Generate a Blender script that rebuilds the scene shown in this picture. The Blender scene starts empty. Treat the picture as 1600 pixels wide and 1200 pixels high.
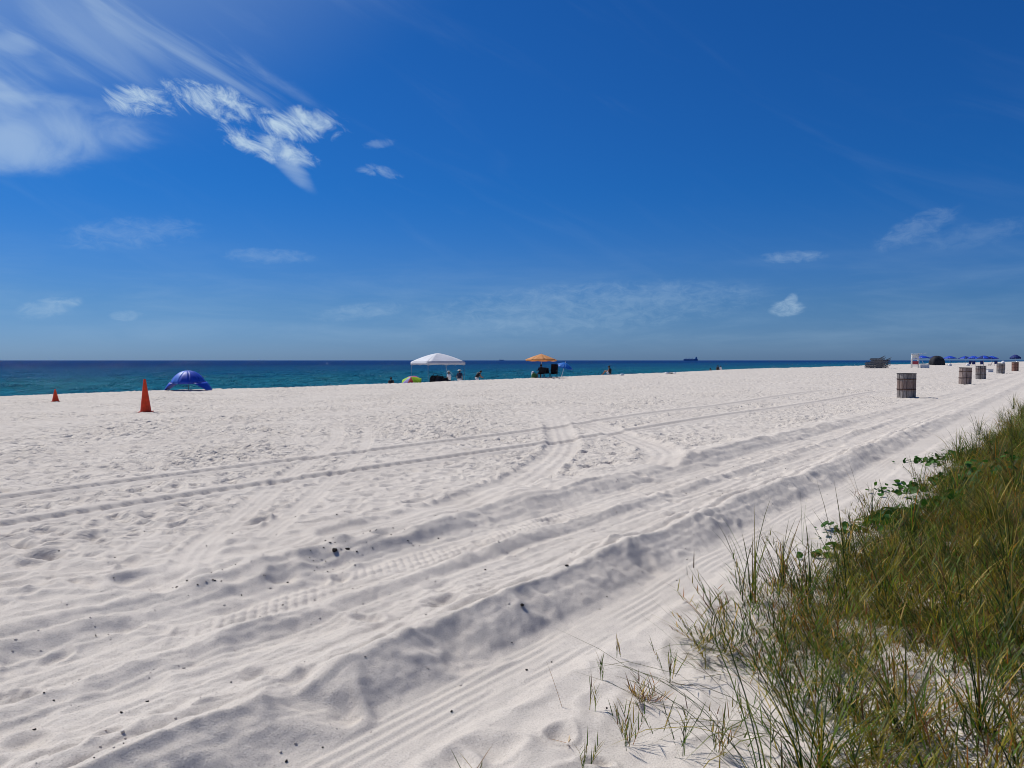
import bpy, bmesh, math, random
import numpy as np
from mathutils import Vector, Matrix
random.seed(7)
rng = np.random.default_rng(11)
R = math.radians
scene = bpy.context.scene
col = scene.collection

# ------------------------------------------------------------------ camera
EYE = 1.57
PITCH = math.atan(37 / 1200)
cam_d = bpy.data.cameras.new("camera")
cam_d.sensor_width = 36.0
cam_d.lens = 27.0
cam_d.clip_start = 0.05
cam_d.clip_end = 60000
cam = bpy.data.objects.new("camera", cam_d)
cam.location = (0, 0, EYE)
cam.rotation_euler = (R(90) - PITCH, 0, 0)
col.objects.link(cam)
scene.camera = cam

# ------------------------------------------------------------------ light
SUN_AZ = R(-50)            # from +Y towards +X (negative = left, out over the sea)
SUN_EL = R(52)
sd = Vector((math.sin(SUN_AZ) * math.cos(SUN_EL), math.cos(SUN_AZ) * math.cos(SUN_EL), math.sin(SUN_EL)))
sun_d = bpy.data.lights.new("sun", 'SUN')
sun_d.energy = 4.0
sun_d.angle = R(0.53)
sun_d.color = (1.0, 0.972, 0.94)
sun = bpy.data.objects.new("sun", sun_d)
sun.rotation_euler = (-sd).to_track_quat('-Z', 'Y').to_euler()
sun.location = (-30, 30, 40)
col.objects.link(sun)
vs = scene.view_settings
vs.view_transform = 'Standard'
vs.look = 'None'
vs.exposure = 0.0
vs.gamma = 1.0
vs.use_curve_mapping = False
scene.render.resolution_x = 1024
scene.render.resolution_y = 768
scene.cycles.filter_width = 1.0


class NT:
    """small wrapper for writing node trees as expressions"""
    def __init__(s, tree):
        s.t = tree
        s.n = tree.nodes
        s.l = tree.links

    def node(s, typ, **kw):
        n = s.n.new(typ)
        for k, v in kw.items():
            setattr(n, k, v)
        return n

    def put(s, sock, v):
        if v is None:
            return
        if hasattr(v, 'links') or isinstance(v, bpy.types.NodeSocket):
            s.l.new(v, sock)
        else:
            sock.default_value = v

    def m(s, op, a, b=None, c=None, clamp=False):
        n = s.n.new('ShaderNodeMath')
        n.operation = op
        n.use_clamp = clamp
        for i, v in enumerate((a, b, c)):
            s.put(n.inputs[i], v)
        return n.outputs[0]

    def ss(s, v, lo, hi, a=0.0, b=1.0):
        n = s.n.new('ShaderNodeMapRange')
        n.interpolation_type = 'SMOOTHSTEP'
        s.put(n.inputs['Value'], v)
        for k, x in (('From Min', lo), ('From Max', hi), ('To Min', a), ('To Max', b)):
            s.put(n.inputs[k], x)
        return n.outputs[0]

    def noise(s, vec, scale, detail=4, rough=0.55, dist=0.0, lac=2.0):
        n = s.n.new('ShaderNodeTexNoise')
        s.put(n.inputs['Vector'], vec)
        n.inputs['Scale'].default_value = scale
        n.inputs['Detail'].default_value = detail
        n.inputs['Roughness'].default_value = rough
        n.inputs['Distortion'].default_value = dist
        n.inputs['Lacunarity'].default_value = lac
        return n.outputs[0]

    def xyz(s, x, y, z=0.0):
        n = s.n.new('ShaderNodeCombineXYZ')
        for i, v in enumerate((x, y, z)):
            s.put(n.inputs[i], v)
        return n.outputs[0]

    def mix(s, f, a, b, mode='MIX'):
        n = s.n.new('ShaderNodeMix')
        n.data_type = 'RGBA'
        n.blend_type = mode
        s.put(n.inputs[0], f)
        for sock, v in ((n.inputs[6], a), (n.inputs[7], b)):
            if isinstance(v, tuple) and len(v) == 3:
                v = v + (1,)
            s.put(sock, v)
        return n.outputs[2]

    def bump(s, h, strength, dist, normal=None):
        n = s.n.new('ShaderNodeBump')
        n.inputs['Strength'].default_value = strength
        n.inputs['Distance'].default_value = dist
        s.put(n.inputs['Height'], h)
        if normal is not None:
            s.put(n.inputs['Normal'], normal)
        return n.outputs[0]


def px_dir(x, y):
    """azimuth and elevation (degrees) of a direction in the sky"""
    v = Vector((x - 800, 1200, 600 - y)).normalized()
    v = Matrix.Rotation(-PITCH, 3, 'X') @ v
    return math.degrees(math.atan2(v.x, v.y)), math.degrees(math.asin(v.z))


# ------------------------------------------------------------------ sky
SKY_HIGH = (0.065, 0.35, 0.78)      # deep blue of clear sea air
SKY_LOW = (0.185, 0.385, 0.76)      # paler towards the horizon
SKY_RIM = (0.255, 0.465, 0.99)
world = bpy.data.worlds.new("World")
scene.world = world
world.use_nodes = True
W = NT(world.node_tree)
W.n.clear()
sky = W.node('ShaderNodeTexSky', sky_type='NISHITA')
sky.sun_disc = False
sky.sun_elevation = SUN_EL
sky.sun_rotation = SUN_AZ
sky.altitude = 0
sky.air_density = 1.0
sky.dust_density = 0.55
sky.ozone_density = 3.0
gam = W.node('ShaderNodeGamma')
gam.inputs[1].default_value = 1.0
W.l.new(sky.outputs[0], gam.inputs[0])
tc = W.node('ShaderNodeTexCoord')
sep = W.node('ShaderNodeSeparateXYZ')
W.l.new(tc.outputs['Generated'], sep.inputs[0])
DEG = 180 / math.pi
AZ = W.m('MULTIPLY', W.m('ARCTAN2', sep.outputs[0], sep.outputs[1]), DEG)
EL = W.m('MULTIPLY', W.m('ARCSINE', sep.outputs[2]), DEG)
skycol = W.mix(1.0, gam.outputs[0], W.mix(W.ss(EL, 2.0, 13.0), W.mix(W.ss(EL, -0.5, 4.5), SKY_RIM, SKY_LOW), SKY_HIGH), 'MULTIPLY')
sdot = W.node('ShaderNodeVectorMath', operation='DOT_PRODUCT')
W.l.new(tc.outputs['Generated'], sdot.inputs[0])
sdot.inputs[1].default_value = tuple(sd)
FILL_VEIL = W.ss(sdot.outputs['Value'], math.cos(R(45)), math.cos(R(10)))     # added bright cirrus veil round the sun, mostly out of view, for neutral fill
cover = None


def add_cover(v):
    global cover
    if cover is None:
        cover = v
    else:      # 1-(1-a)(1-b)
        cover = W.m('SUBTRACT', 1.0, W.m('MULTIPLY', W.m('SUBTRACT', 1.0, cover), W.m('SUBTRACT', 1.0, v)))


layers = {}


def cloud(kind, x0, y0, x1, y1, half, op):
    """one cloud: an elongated soft region between two sky directions; the layer's noise breaks it up"""
    a0, e0 = px_dir(x0, y0)
    a1, e1 = px_dir(x1, y1)
    ca, ce = (a0 + a1) / 2, (e0 + e1) / 2
    rot = math.atan2(e1 - e0, a1 - a0)
    hl = math.hypot(a1 - a0, e1 - e0) / 2
    hw = half / 1200 * DEG
    da = W.m('SUBTRACT', AZ, ca)
    de = W.m('SUBTRACT', EL, ce)
    c, s_ = math.cos(rot), math.sin(rot)
    pn = W.m('MULTIPLY_ADD', da, c / hl, W.m('MULTIPLY', de, s_ / hl))
    qn = W.m('MULTIPLY_ADD', de, c / hw, W.m('MULTIPLY', da, -s_ / hw))
    rr = W.m('MULTIPLY_ADD', pn, pn, W.m('MULTIPLY', qn, qn))
    mask = W.m('SUBTRACT', 1.0, rr, clamp=True)
    mo = W.m('MULTIPLY', W.ss(mask, 0.0, 0.5), op)
    if kind in layers:
        m0, o0 = layers[kind]
        layers[kind] = (W.m('MAXIMUM', m0, mask), W.m('MAXIMUM', o0, mo))
    else:
        layers[kind] = (mask, mo)


def finish(kind, nz, k, lo, hi):
    mk, op = layers[kind]
    v = W.m('MULTIPLY_ADD', W.m('SUBTRACT', mk, 0.6), k, nz)
    add_cover(W.m('MULTIPLY', W.ss(v, lo, hi), op))


# streaked coordinates, running down to the right
ang = R(-27)
pa = W.m('MULTIPLY_ADD', AZ, math.cos(ang), W.m('MULTIPLY', EL, math.sin(ang)))
qa = W.m('MULTIPLY_ADD', EL, math.cos(ang), W.m('MULTIPLY', AZ, -math.sin(ang)))
# broad thin cirrus sheet, everywhere in the sky, very faint, plus the added fill veil round the sun
cir = W.noise(W.xyz(W.m('MULTIPLY', pa, 0.17), qa, 3.3), 0.36, 6, 0.55, 0.9)
add_cover(W.m('MULTIPLY_ADD', W.ss(cir, 0.50, 0.85), W.m('MULTIPLY_ADD', FILL_VEIL, 0.3, 0.03), W.m('MULTIPLY', FILL_VEIL, 0.40)))
# low pale bank towards the horizon
lowb = W.noise(W.xyz(W.m('MULTIPLY', AZ, 0.16), EL, 9.1), 0.6, 6, 0.6, 0.3)
lowm = W.m('MULTIPLY', W.ss(EL, 9.0, 3.0), W.ss(EL, 0.0, 2.0))
add_cover(W.m('MULTIPLY', W.m('MULTIPLY', W.ss(lowb, 0.36, 0.80), lowm), 0.16))
for a in ((60, -70, 540, 200, 60, 0.28), (-100, -40, 380, 120, 75, 0.20), (-60, 62, 90, 72, 20, 0.28),
          (-300, 0, 120, 160, 60, 0.22)):
    cloud('streak', *a)
finish('streak', cir, 0.45, 0.40, 0.78)
for a in ((-330, 198, 300, 205, 62, 0.46), (-260, 120, 160, 210, 70, 0.34), (-200, 235, 220, 225, 40, 0.3), (395, 195, 500, 308, 20, 0.36)):
    cloud('veil', *a)
veil = W.noise(W.xyz(W.m('MULTIPLY', AZ, 0.55), EL, 5.5), 0.34, 6, 0.55, 1.0)
finish('veil', veil, 0.7, 0.24, 0.95)
for a in ((135, 152, 300, 165, 27, 0.80), (200, 128, 470, 190, 32, 0.85), (340, 180, 560, 202, 34, 0.85), (300, 190, 520, 258, 26, 0.75),
          (525, 252, 640, 278, 12, 0.28), (555, 232, 625, 220, 10, 0.18)):
    cloud('cumulus', *a)
cum = W.noise(W.xyz(W.m('MULTIPLY', pa, 0.5), qa, 1.7), 0.80, 9, 0.68, 0.7)
finish('cumulus', cum, 0.34, 0.42, 0.76)
for a in ((60, 374, 340, 354, 26, 0.16), (330, 396, 510, 404, 14, 0.17), (15, 492, 135, 468, 16, 0.4), (165, 494, 232, 492, 9, 0.3),
          (600, 498, 1240, 458, 46, 0.22), (470, 496, 650, 478, 15, 0.22), (1196, 484, 1264, 480, 14, 0.55), (1226, 490, 1244, 456, 11, 0.5), (1175, 404, 1305, 398, 11, 0.24),
          (1350, 395, 1515, 318, 22, 0.15), (1400, 388, 1660, 342, 20, 0.09)):
    cloud('low', *a)
low = W.noise(W.xyz(W.m('MULTIPLY', AZ, 0.5), EL, 2.2), 1.7, 7, 0.66, 0.6)
finish('low', low, 0.32, 0.28, 0.86)
cloudcol = W.mix(W.ss(EL, 0.0, 14.0), (4.3, 6.0, 7.7), (5.9, 7.5, 8.7))
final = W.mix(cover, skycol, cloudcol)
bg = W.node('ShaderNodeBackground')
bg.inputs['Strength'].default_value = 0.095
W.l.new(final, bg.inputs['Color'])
wo = W.node('ShaderNodeOutputWorld')
W.l.new(bg.outputs[0], wo.inputs[0])
world.cycles.sampling_method = 'MANUAL'
world.cycles.sample_map_resolution = 128
#PART2

# ------------------------------------------------------------------ materials
def mat_new(name):
    m = bpy.data.materials.new(name)
    m.use_nodes = True
    T = NT(m.node_tree)
    b = T.n['Principled BSDF']
    return m, T, b


def plain(name, c, rough=0.6, var=0.18, scale=6.0, spec=0.3, bump=0.0, metal=0.0, transl=0.0):
    """a painted / woven / moulded surface: base colour with slight uneven wear"""
    m, T, b = mat_new(name)
    tcn = T.node('ShaderNodeTexCoord')
    n = T.noise(tcn.outputs['Object'], scale, 5, 0.6)
    f = T.ss(n, 0.3, 0.72)
    dark = tuple(v * (1 - var) for v in c)
    lite = tuple(min(1, v * (1 + var * 0.6)) for v in c)
    T.l.new(T.mix(f, dark, lite), b.inputs['Base Color'])
    b.inputs['Roughness'].default_value = rough
    b.inputs['Specular IOR Level'].default_value = spec
    b.inputs['Metallic'].default_value = metal
    if bump:
        T.l.new(T.bump(T.noise(tcn.outputs['Object'], scale * 8, 3), bump, 0.01), b.inputs['Normal'])
    if transl:
        out = T.n['Material Output']
        tr = T.node('ShaderNodeBsdfTranslucent')
        tr.inputs['Color'].default_value = lite + (1,)
        mx = T.node('ShaderNodeMixShader')
        mx.inputs[0].default_value = transl
        T.l.new(b.outputs[0], mx.inputs[1])
        T.l.new(tr.outputs[0], mx.inputs[2])
        T.l.new(mx.outputs[0], out.inputs[0])
    return m


M = {}
m, T, b = mat_new('white_sand')
g = T.node('ShaderNodeNewGeometry')
P = g.outputs['Position']
c1 = T.noise(P, 0.7, 4, 0.6)
c2 = T.noise(P, 9.0, 4, 0.6)
c3 = T.noise(P, 330.0, 2, 0.6)
base = T.mix(T.ss(c1, 0.3, 0.7), (0.580, 0.513, 0.436), (0.645, 0.575, 0.490))
base = T.mix(T.m('MULTIPLY', T.ss(c2, 0.35, 0.75), 0.22), base, (0.52, 0.465, 0.405))
c4 = T.noise(P, 120.0, 3, 0.7)
base = T.mix(T.m('MULTIPLY', T.ss(c4, 0.50, 0.72), 0.60), base, (0.30, 0.265, 0.235))
base = T.mix(T.m('MULTIPLY', T.ss(c4, 0.48, 0.28), 0.45), base, (0.74, 0.70, 0.65))
base = T.mix(T.m('MULTIPLY', T.ss(c3, 0.60, 0.74), 0.50), base, (0.22, 0.19, 0.17))
T.l.new(base, b.inputs['Base Color'])
b.inputs['Roughness'].default_value = 0.95
b.inputs['Specular IOR Level'].default_value = 0.12
fa = T.node('ShaderNodeAttribute', attribute_name='trodden')
fo = T.noise(P, 5.0, 3, 0.6, 0.4)
fo2 = T.noise(P, 2.3, 2, 0.5, 0.3)
fo = T.m('ADD', T.m('ABSOLUTE', T.m('SUBTRACT', fo, 0.5)), T.m('ABSOLUTE', T.m('SUBTRACT', fo2, 0.5)))
b0 = T.bump(T.m('MULTIPLY', fo, fa.outputs['Fac']), 1.0, 0.12)
b1 = T.bump(T.noise(P, 11.0, 4, 0.55), 0.22, 0.02, b0)
b2 = T.bump(T.noise(P, 40.0, 4, 0.65), 0.28, 0.008, b1)
b3 = T.bump(c4, 0.8, 0.005, b2)
T.l.new(b3, b.inputs['Normal'])
M['sand'] = m

# ------------------------------------------------------------------ terrain
BA = R(36.3)                               # the beach runs this far right of the view
U = (math.sin(BA), math.cos(BA))           # along the beach
N = (-math.cos(BA), math.sin(BA))          # towards the sea
SEA_Z = -1.62


def ts(x, y):
    return x * U[0] + y * U[1], x * N[0] + y * N[1]


def xy(t, s):
    return t * U[0] + s * N[0], t * U[1] + s * N[1]


def hash2(ix, iy, k):
    h = (ix.astype(np.int64) * 374761393 + iy.astype(np.int64) * 668265263 + k * 1442695041) & 0x7fffffff
    h = ((h ^ (h >> 13)) * 1274126177) & 0x7fffffff
    h = ((h ^ (h >> 16)) * 1103515245 + 12345) & 0x7fffffff
    return ((h ^ (h >> 11)) & 0xffffff) / float(0xffffff)


def perlin(x, y, k=0):
    x = np.asarray(x, float)
    y = np.asarray(y, float)
    ix, iy = np.floor(x), np.floor(y)
    fx, fy = x - ix, y - iy
    u = fx * fx * fx * (fx * (fx * 6 - 15) + 10)
    v = fy * fy * fy * (fy * (fy * 6 - 15) + 10)

    def gr(ax, ay):
        a = hash2(ix + ax, iy + ay, k) * 2 * math.pi
        return np.cos(a) * (fx - ax) + np.sin(a) * (fy - ay)
    a, b_ = gr(0, 0), gr(1, 0)
    c, d = gr(0, 1), gr(1, 1)
    return 1.5 * (a + (b_ - a) * u + (c - a) * v + (a - b_ - c + d) * u * v)


def sstep(v, a, b_):
    q = np.clip((v - a) / (b_ - a), 0, 1)
    return q * q * (3 - 2 * q)


def pits(x, y, cell, k, wmin, wmax, depth, prob=1.0, rim=0.35):
    """shallow dents left by feet, one per jittered cell"""
    out = np.zeros_like(x)
    cx, cy = np.floor(x / cell), np.floor(y / cell)
    for ax in (-1, 0, 1):
        for ay in (-1, 0, 1):
            ix, iy = cx + ax, cy + ay
            px = (ix + hash2(ix, iy, k)) * cell
            py = (iy + hash2(ix, iy, k + 1)) * cell
            a = hash2(ix, iy, k + 2) * math.pi
            w = wmin + (wmax - wmin) * hash2(ix, iy, k + 3)
            asp = 1.0 + 0.9 * hash2(ix, iy, k + 4)
            on = (hash2(ix, iy, k + 5) < prob) * (0.4 + 0.9 * hash2(ix, iy, k + 6))
            dx, dy = x - px, y - py
            ca, sa = np.cos(a), np.sin(a)
            p = (dx * ca + dy * sa) / (w * asp)
            q = (dy * ca - dx * sa) / w
            r2 = p * p + q * q
            out += on * (-np.exp(-r2 * r2 * 0.8 - r2 * 0.3) + rim * np.exp(-((np.sqrt(r2) - 1.65) / 0.4) ** 2))
    return out * depth


def poly_dist(x, y, pts):
    best = np.full_like(x, 1e9)
    side = np.zeros_like(x)
    along = np.zeros_like(x)
    acc = 0.0
    for (x0, y0), (x1, y1) in zip(pts[:-1], pts[1:]):
        ex, ey = x1 - x0, y1 - y0
        L = math.hypot(ex, ey)
        f = np.clip(((x - x0) * ex + (y - y0) * ey) / (L * L), 0, 1)
        dx, dy = x - (x0 + f * ex), y - (y0 + f * ey)
        d = np.hypot(dx, dy)
        sg = np.sign(ex * dy - ey * dx)
        upd = d < best
        best = np.where(upd, d, best)
        side = np.where(upd, d * sg, side)
        along = np.where(upd, acc + f * L, along)
        acc += L
    return best, side, along


def spline(pts, n=6):
    out = []
    P_ = [pts[0]] + list(pts) + [pts[-1]]
    for i in range(1, len(P_) - 2):
        for j in range(n):
            q = j / n
            p0, p1, p2, p3 = P_[i - 1], P_[i], P_[i + 1], P_[i + 2]
            out.append(tuple(0.5 * (2 * p1[k] + (p2[k] - p0[k]) * q + (2 * p0[k] - 5 * p1[k] + 4 * p2[k] - p3[k]) * q * q
                                    + (3 * p1[k] - p0[k] - 3 * p2[k] + p3[k]) * q ** 3) for k in range(2)))
    out.append(tuple(pts[-1]))
    return out


CURVES = [  # wheel tracks that leave the driven lane: centre line, half width, depth
    (spline([(1.2, 24.0), (1.1, 19.5), (1.03, 17.0), (0.95, 14.2), (0.64, 11.8), (0.16, 9.6), (-0.30, 8.3), (-0.75, 7.2), (-1.3, 6.3)]), 0.33, 0.040),
    (spline([(1.3, 21.0), (1.9, 18.0), (2.3, 15.6), (2.48, 13.6), (2.35, 12.0), (2.0, 10.8)]), 0.36, 0.042),
    (spline([(-3.9, 17.0), (-3.3, 14.2), (-2.75, 8.7), (-2.4, 5.9), (-2.15, 5.1)]), 0.16, 0.016),
    (spline([(-3.2, 17.0), (-2.6, 13.5), (-2.2, 9.0), (-2.05, 6.3)]), 0.13, 0.012),
]
HOLES = [(-0.90, 3.42, 0.20, 0.12), (-0.33, 4.05, 0.20, 0.08), (-2.30, 4.95, 0.24, 0.10), (-1.94, 5.15, 0.20, 0.08), (-1.35, 5.55, 0.18, 0.07),
         (-1.7, 3.9, 0.2, 0.05), (-1.15, 4.3, 0.22, 0.05), (0.2, 3.15, 0.12, 0.03), (-0.1, 3.0, 0.14, 0.04)]
PROF_S = [-9, 2.02, 2.12, 2.46, 2.52, 2.82, 2.88, 2.93, 3.00, 3.12, 3.48, 3.56, 3.70, 3.82, 4.18, 4.26, 4.58, 4.70, 5.4, 6.5, 99]
PROF_Z = [0.0, 0.0, -.030, -.030, -.015, 0.150, 0.142, .098, .128, .060, .052, .058, .112, .060, .052, .058, .180, .172, .115, .085, .070]


def height(x, y, fine=True, want_foot=False):
    x = np.asarray(x, float)
    y = np.asarray(y, float)
    t, s = ts(x, y)
    r = np.hypot(x, y)
    # the large form: dune foot, flat beach, crest, beach face running down under the sea
    z = 0.10 * sstep(s, 1.6, 0.0) + 0.35 * sstep(s, 0.2, -5.0) + 0.5 * sstep(s, -4, -16)
    z = z + 0.30 * sstep(t, 28, 120) + 0.22 * sstep(t, 120, 320)
    z = z + 0.05 * perlin(t / 9.0, s / 7.0, 5) * sstep(s, 3, 8)
    crest = 36.6 + 2.4 * sstep(t, 40, 160) + 0.5 * perlin(t / 14.0, 0 * t, 6)
    d = s - crest
    z = z - np.where(d > 0, 0.115 * d + 0.35 * (np.sqrt(d * d + 1) - 1) * 0.06, 0)
    z = z + 0.02 * np.exp(-(d / 2.5) ** 2)
    z = np.maximum(z, -7)
    # driven lane
    near = sstep(t, 26, 6)
    w = s + 0.060 * perlin(t / 3.0, 0 * t, 8) + 0.028 * perlin(t / 0.6, s / 0.5, 9) + 0.018 * perlin(t / 0.15, s / 0.2, 10) + 0.007 * perlin(t / 0.05, s / 0.06, 16)
    hfac = 1.0 + 0.32 * perlin(t / 0.8, s / 0.7, 12) + 0.18 * perlin(t / 3.5, s / 1.0, 13)
    pr = np.interp(w, PROF_S, PROF_Z)
    z = z + 0.9 * pr * np.where(s < 5.2, hfac, 1.0 + (hfac - 1.0) * sstep(s, 6.2, 5.2)) * (1.0 - 0.62 * sstep(t, 9, 30))
    if not fine:
        return z
    z = z + sstep(s, 2.0, 2.2) * sstep(s, 5.6, 4.4) * (0.010 * perlin(t / 5.0, s / 0.075, 18) + 0.006 * perlin(t / 2.0, s / 0.032, 19)) * sstep(s, 2.4, 2.9)
    lane = sstep(s, 2.0, 2.15) * sstep(s, 4.95, 4.6)
    # lengthwise grooves and angled tread marks
    w2 = s + 0.060 * perlin(t / 3.0, 0 * t, 8) + 0.012 * perlin(t / 1.1, 0 * t, 14)
    g1 = sstep(w2, 2.12, 2.15) * sstep(w2, 2.46, 2.43) * (0.15 + 0.85 * sstep(perlin(t / 0.7, s / 0.25, 17) + 0.5 * perlin(t / .2, s / .1, 27), -0.25, 0.25))
    z = z + g1 * 0.0036 * np.cos((w2 - 2.13 + 0.006 * perlin(t / .35, s / .2, 28)) * 2 * math.pi / 0.064) + (1 - g1) * sstep(s, 2.0, 2.15) * sstep(s, 2.6, 2.45) * 0.006 * perlin(x / .11, y / .11, 29)
    fade = sstep(r, 15, 5)
    for a, b_, k in ((3.13, 3.47, 1), (3.84, 4.17, -1)):
        gm = sstep(w, a, a + .03) * sstep(w, b_, b_ - .03) * sstep(perlin(t / 1.3, s / .5, 15 + k), -0.35, 0.15)
        z = z + gm * 0.0075 * fade * np.abs(np.sin((t + k * 0.8 * s) * math.pi / 0.075))
    # two lone wheel lines up the beach
    flat = np.zeros_like(x)
    for s0, k in ((7.8, 21), (9.35, 22)):
        q = s - s0 - 0.028 * (t - 6) * (k - 21) - 0.12 * perlin(t / 9.0, 0 * t, k)
        mk = sstep(np.abs(q), 0.14, 0.10)
        flat = np.maximum(flat, sstep(np.abs(q), 0.42, 0.2))
        lug = 0.5 + 0.5 * np.sign(np.sin(t * 2 * math.pi / 0.22)) * (np.abs(q) > 0.02)
        z = z - mk * (0.030 + 0.018 * lug * sstep(r, 26, 10)) + 0.014 * np.exp(-((np.abs(q) - 0.20) / 0.06) ** 2)
    for pts, hw, dep in CURVES:
        bd, sd_, al = poly_dist(x, y, pts)
        dep = dep * sstep(y, 22, 15)
        mk = sstep(bd, hw, hw * 0.7)
        flat = np.maximum(flat, mk * 0.85 * sstep(y, 24, 17))
        z = z - mk * dep * (0.85 + 0.12 * np.cos(sd_ * 2 * math.pi / (hw * 0.5))) + dep * 0.4 * np.exp(-((bd - hw * 1.12) / (hw * 0.2)) ** 2)
    # trodden sand
    foot = sstep(s, 4.55, 5.3) * sstep(d, 3, -1) * (1 - 0.85 * flat)
    dens = 0.75 + 0.5 * perlin(x / 3.1, y / 3.1, 30)
    wx, wy = x + 0.07 * perlin(x / .3, y / .3, 31), y + 0.07 * perlin(x / .3, y / .3, 32)
    ft = pits(wx, wy, 0.235, 40, 0.048, 0.088, 0.040, 0.9) + pits(wx, wy, 0.47, 50, 0.09, 0.15, 0.036, 0.7) + pits(wx, wy, 0.145, 45, 0.03, 0.055, 0.016, 0.8)
    ft = ft - 0.012 * np.abs(perlin(wx / 0.42, wy / 0.42, 63))
    ft = ft + 0.012 * perlin(x / 0.5, y / 0.5, 60) + 0.014 * perlin(x / 0.21, y / 0.21, 61) + 0.005 * perlin(x / 0.08, y / 0.08, 62)
    z = z + 0.86 * foot * np.clip(dens, 0.45, 1.3) * ft
    if want_foot:
        return foot * np.clip(dens, 0.45, 1.3)
    # scuffs, slips and prints in the lane
    lane = lane * sstep(s, 2.42, 2.58)
    z = z + lane * (pits(wx, wy, 0.36, 70, 0.045, 0.11, 0.020, 0.5, 0.5) + 0.006 * perlin(x / .12, y / .12, 71) + 0.006 * perlin(t / 0.7, s / .14, 72) + 0.0035 * perlin(x / .06, y / .05, 73) + 0.008 * np.abs(perlin(wx / .25, wy / .16, 74)))
    # soft hummocky sand at the dune foot
    df = sstep(s, 2.15, 1.9)
    z = z + df * (pits(wx, wy, 0.27, 80, 0.04, 0.085, 0.018, 0.6, 0.5) + 0.020 * perlin(x / .35, y / .35, 81) + 0.006 * perlin(x / .1, y / .1, 82))
    for hx, hy, hr, hd in HOLES:
        q = np.hypot(wx - hx, wy - hy) / (hr * 0.8)
        hd = hd * 0.5
        z = z - hd * np.exp(-q * q) + hd * 0.4 * np.exp(-((q - 1.5) / 0.35) ** 2)
    return z


def gz(x, y):
    return float(height(np.array([x]), np.array([y]))[0])


def mesh_np(name, V, F, mat, smooth=True, kind=None, parent=None):
    me = bpy.data.meshes.new(name)
    V = np.asarray(V, np.float32)
    F = np.asarray(F, np.int32)
    k = F.shape[1]
    me.vertices.add(len(V))
    me.vertices.foreach_set('co', V.ravel())
    me.loops.add(F.size)
    me.loops.foreach_set('vertex_index', F.ravel())
    me.polygons.add(len(F))
    me.polygons.foreach_set('loop_start', np.arange(0, F.size, k, dtype=np.int32))
    me.polygons.foreach_set('loop_total', np.full(len(F), k, np.int32))
    me.polygons.foreach_set('use_smooth', np.full(len(F), smooth))
    me.update(calc_edges=True)
    me.materials.append(mat)
    o = bpy.data.objects.new(name, me)
    col.objects.link(o)
    if kind:
        o['kind'] = kind
    if parent:
        o.parent = parent
    return o


def grid_faces(nr, nc, wrap=False):
    i = np.arange(nr - 1)[:, None]
    j = np.arange(nc if wrap else nc - 1)[None, :]
    j2 = (j + 1) % nc
    return np.stack([i * nc + j, i * nc + j2, (i + 1) * nc + j2, (i + 1) * nc + j], -1).reshape(-1, 4)


rr = [0.25, 0.6, 1.0, 1.4, 1.8, 2.1]
q = 2.3
while q < 900:
    rr.append(q)
    q *= 1.0036 if q < 42 else (1.012 if q < 130 else 1.05)
rr = np.array(rr)
th = np.concatenate([np.arange(-36, 37.5, 0.09), np.linspace(37.5, 324, 100)[:-1]])
th = np.radians(th)
RR, TH = np.meshgrid(rr, th, indexing='ij')
X, Y = RR * np.sin(TH), RR * np.cos(TH)
Z = height(X, Y)
V = np.stack([X, Y, Z], -1).reshape(-1, 3)
F = grid_faces(len(rr), len(th), True)[:, ::-1]
V = np.vstack([V, [[0, 0, float(Z[0].mean())]]])
sand = mesh_np('beach_sand', V, F, M['sand'], True, 'structure')
fat = sand.data.attributes.new('trodden', 'FLOAT', 'POINT')
fat.data.foreach_set('value', np.append((height(X, Y, True, True) * (0.25 + 0.75 * sstep(RR, 5, 14))).ravel(), 0).astype(np.float32))

# ------------------------------------------------------------------ sea
m, T, b = mat_new('sea_water')
g = T.node('ShaderNodeNewGeometry')
P = g.outputs['Position']
dt = T.node('ShaderNodeVectorMath', operation='DOT_PRODUCT')
T.l.new(P, dt.inputs[0])
dt.inputs[1].default_value = (N[0], N[1], 0)
du = T.node('ShaderNodeVectorMath', operation='DOT_PRODUCT')
T.l.new(P, du.inputs[0])
du.inputs[1].default_value = (U[0], U[1], 0)
S_, T_ = dt.outputs['Value'], du.outputs['Value']
pv = T.xyz(T.m('MULTIPLY', T_, 0.8), S_, 0.0)
patch = T.noise(T.xyz(T.m('MULTIPLY', T_, 0.010), T.m('MULTIPLY', S_, 0.035), 0), 1.0, 6, 0.68)
sh = T.m('MULTIPLY_ADD', T.m('SUBTRACT', patch, 0.5), 160.0, S_)
colr = T.mix(T.ss(sh, 80, 210), (0.013, 0.142, 0.205), (0.005, 0.080, 0.190))
colr = T.mix(T.ss(sh, 170, 560), colr, (0.002, 0.036, 0.150))
w1 = T.noise(pv, 0.42, 5, 0.65, 0.4)
w2 = T.noise(T.xyz(T.m('MULTIPLY', T_, 0.06), T.m('MULTIPLY', S_, 0.10), 4.0), 1.0, 3, 0.6)
w3 = T.noise(pv, 1.9, 4, 0.65, 0.3)
n1 = T.bump(w2, 1.0, 3.5)
n2 = T.bump(w1, 1.0, 3.2, n1)
n3 = T.bump(w3, 1.0, 0.35, n2)
dif = T.node('ShaderNodeBsdfDiffuse')
T.l.new(colr, dif.inputs['Color'])
T.l.new(n2, dif.inputs['Normal'])
glo = T.node('ShaderNodeBsdfGlossy')
glo.inputs['Roughness'].default_value = 0.07
T.l.new(n3, glo.inputs['Normal'])
fr = T.node('ShaderNodeFresnel')
fr.inputs['IOR'].default_value = 1.33
T.l.new(n3, fr.inputs['Normal'])
mx = T.node('ShaderNodeMixShader')
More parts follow.
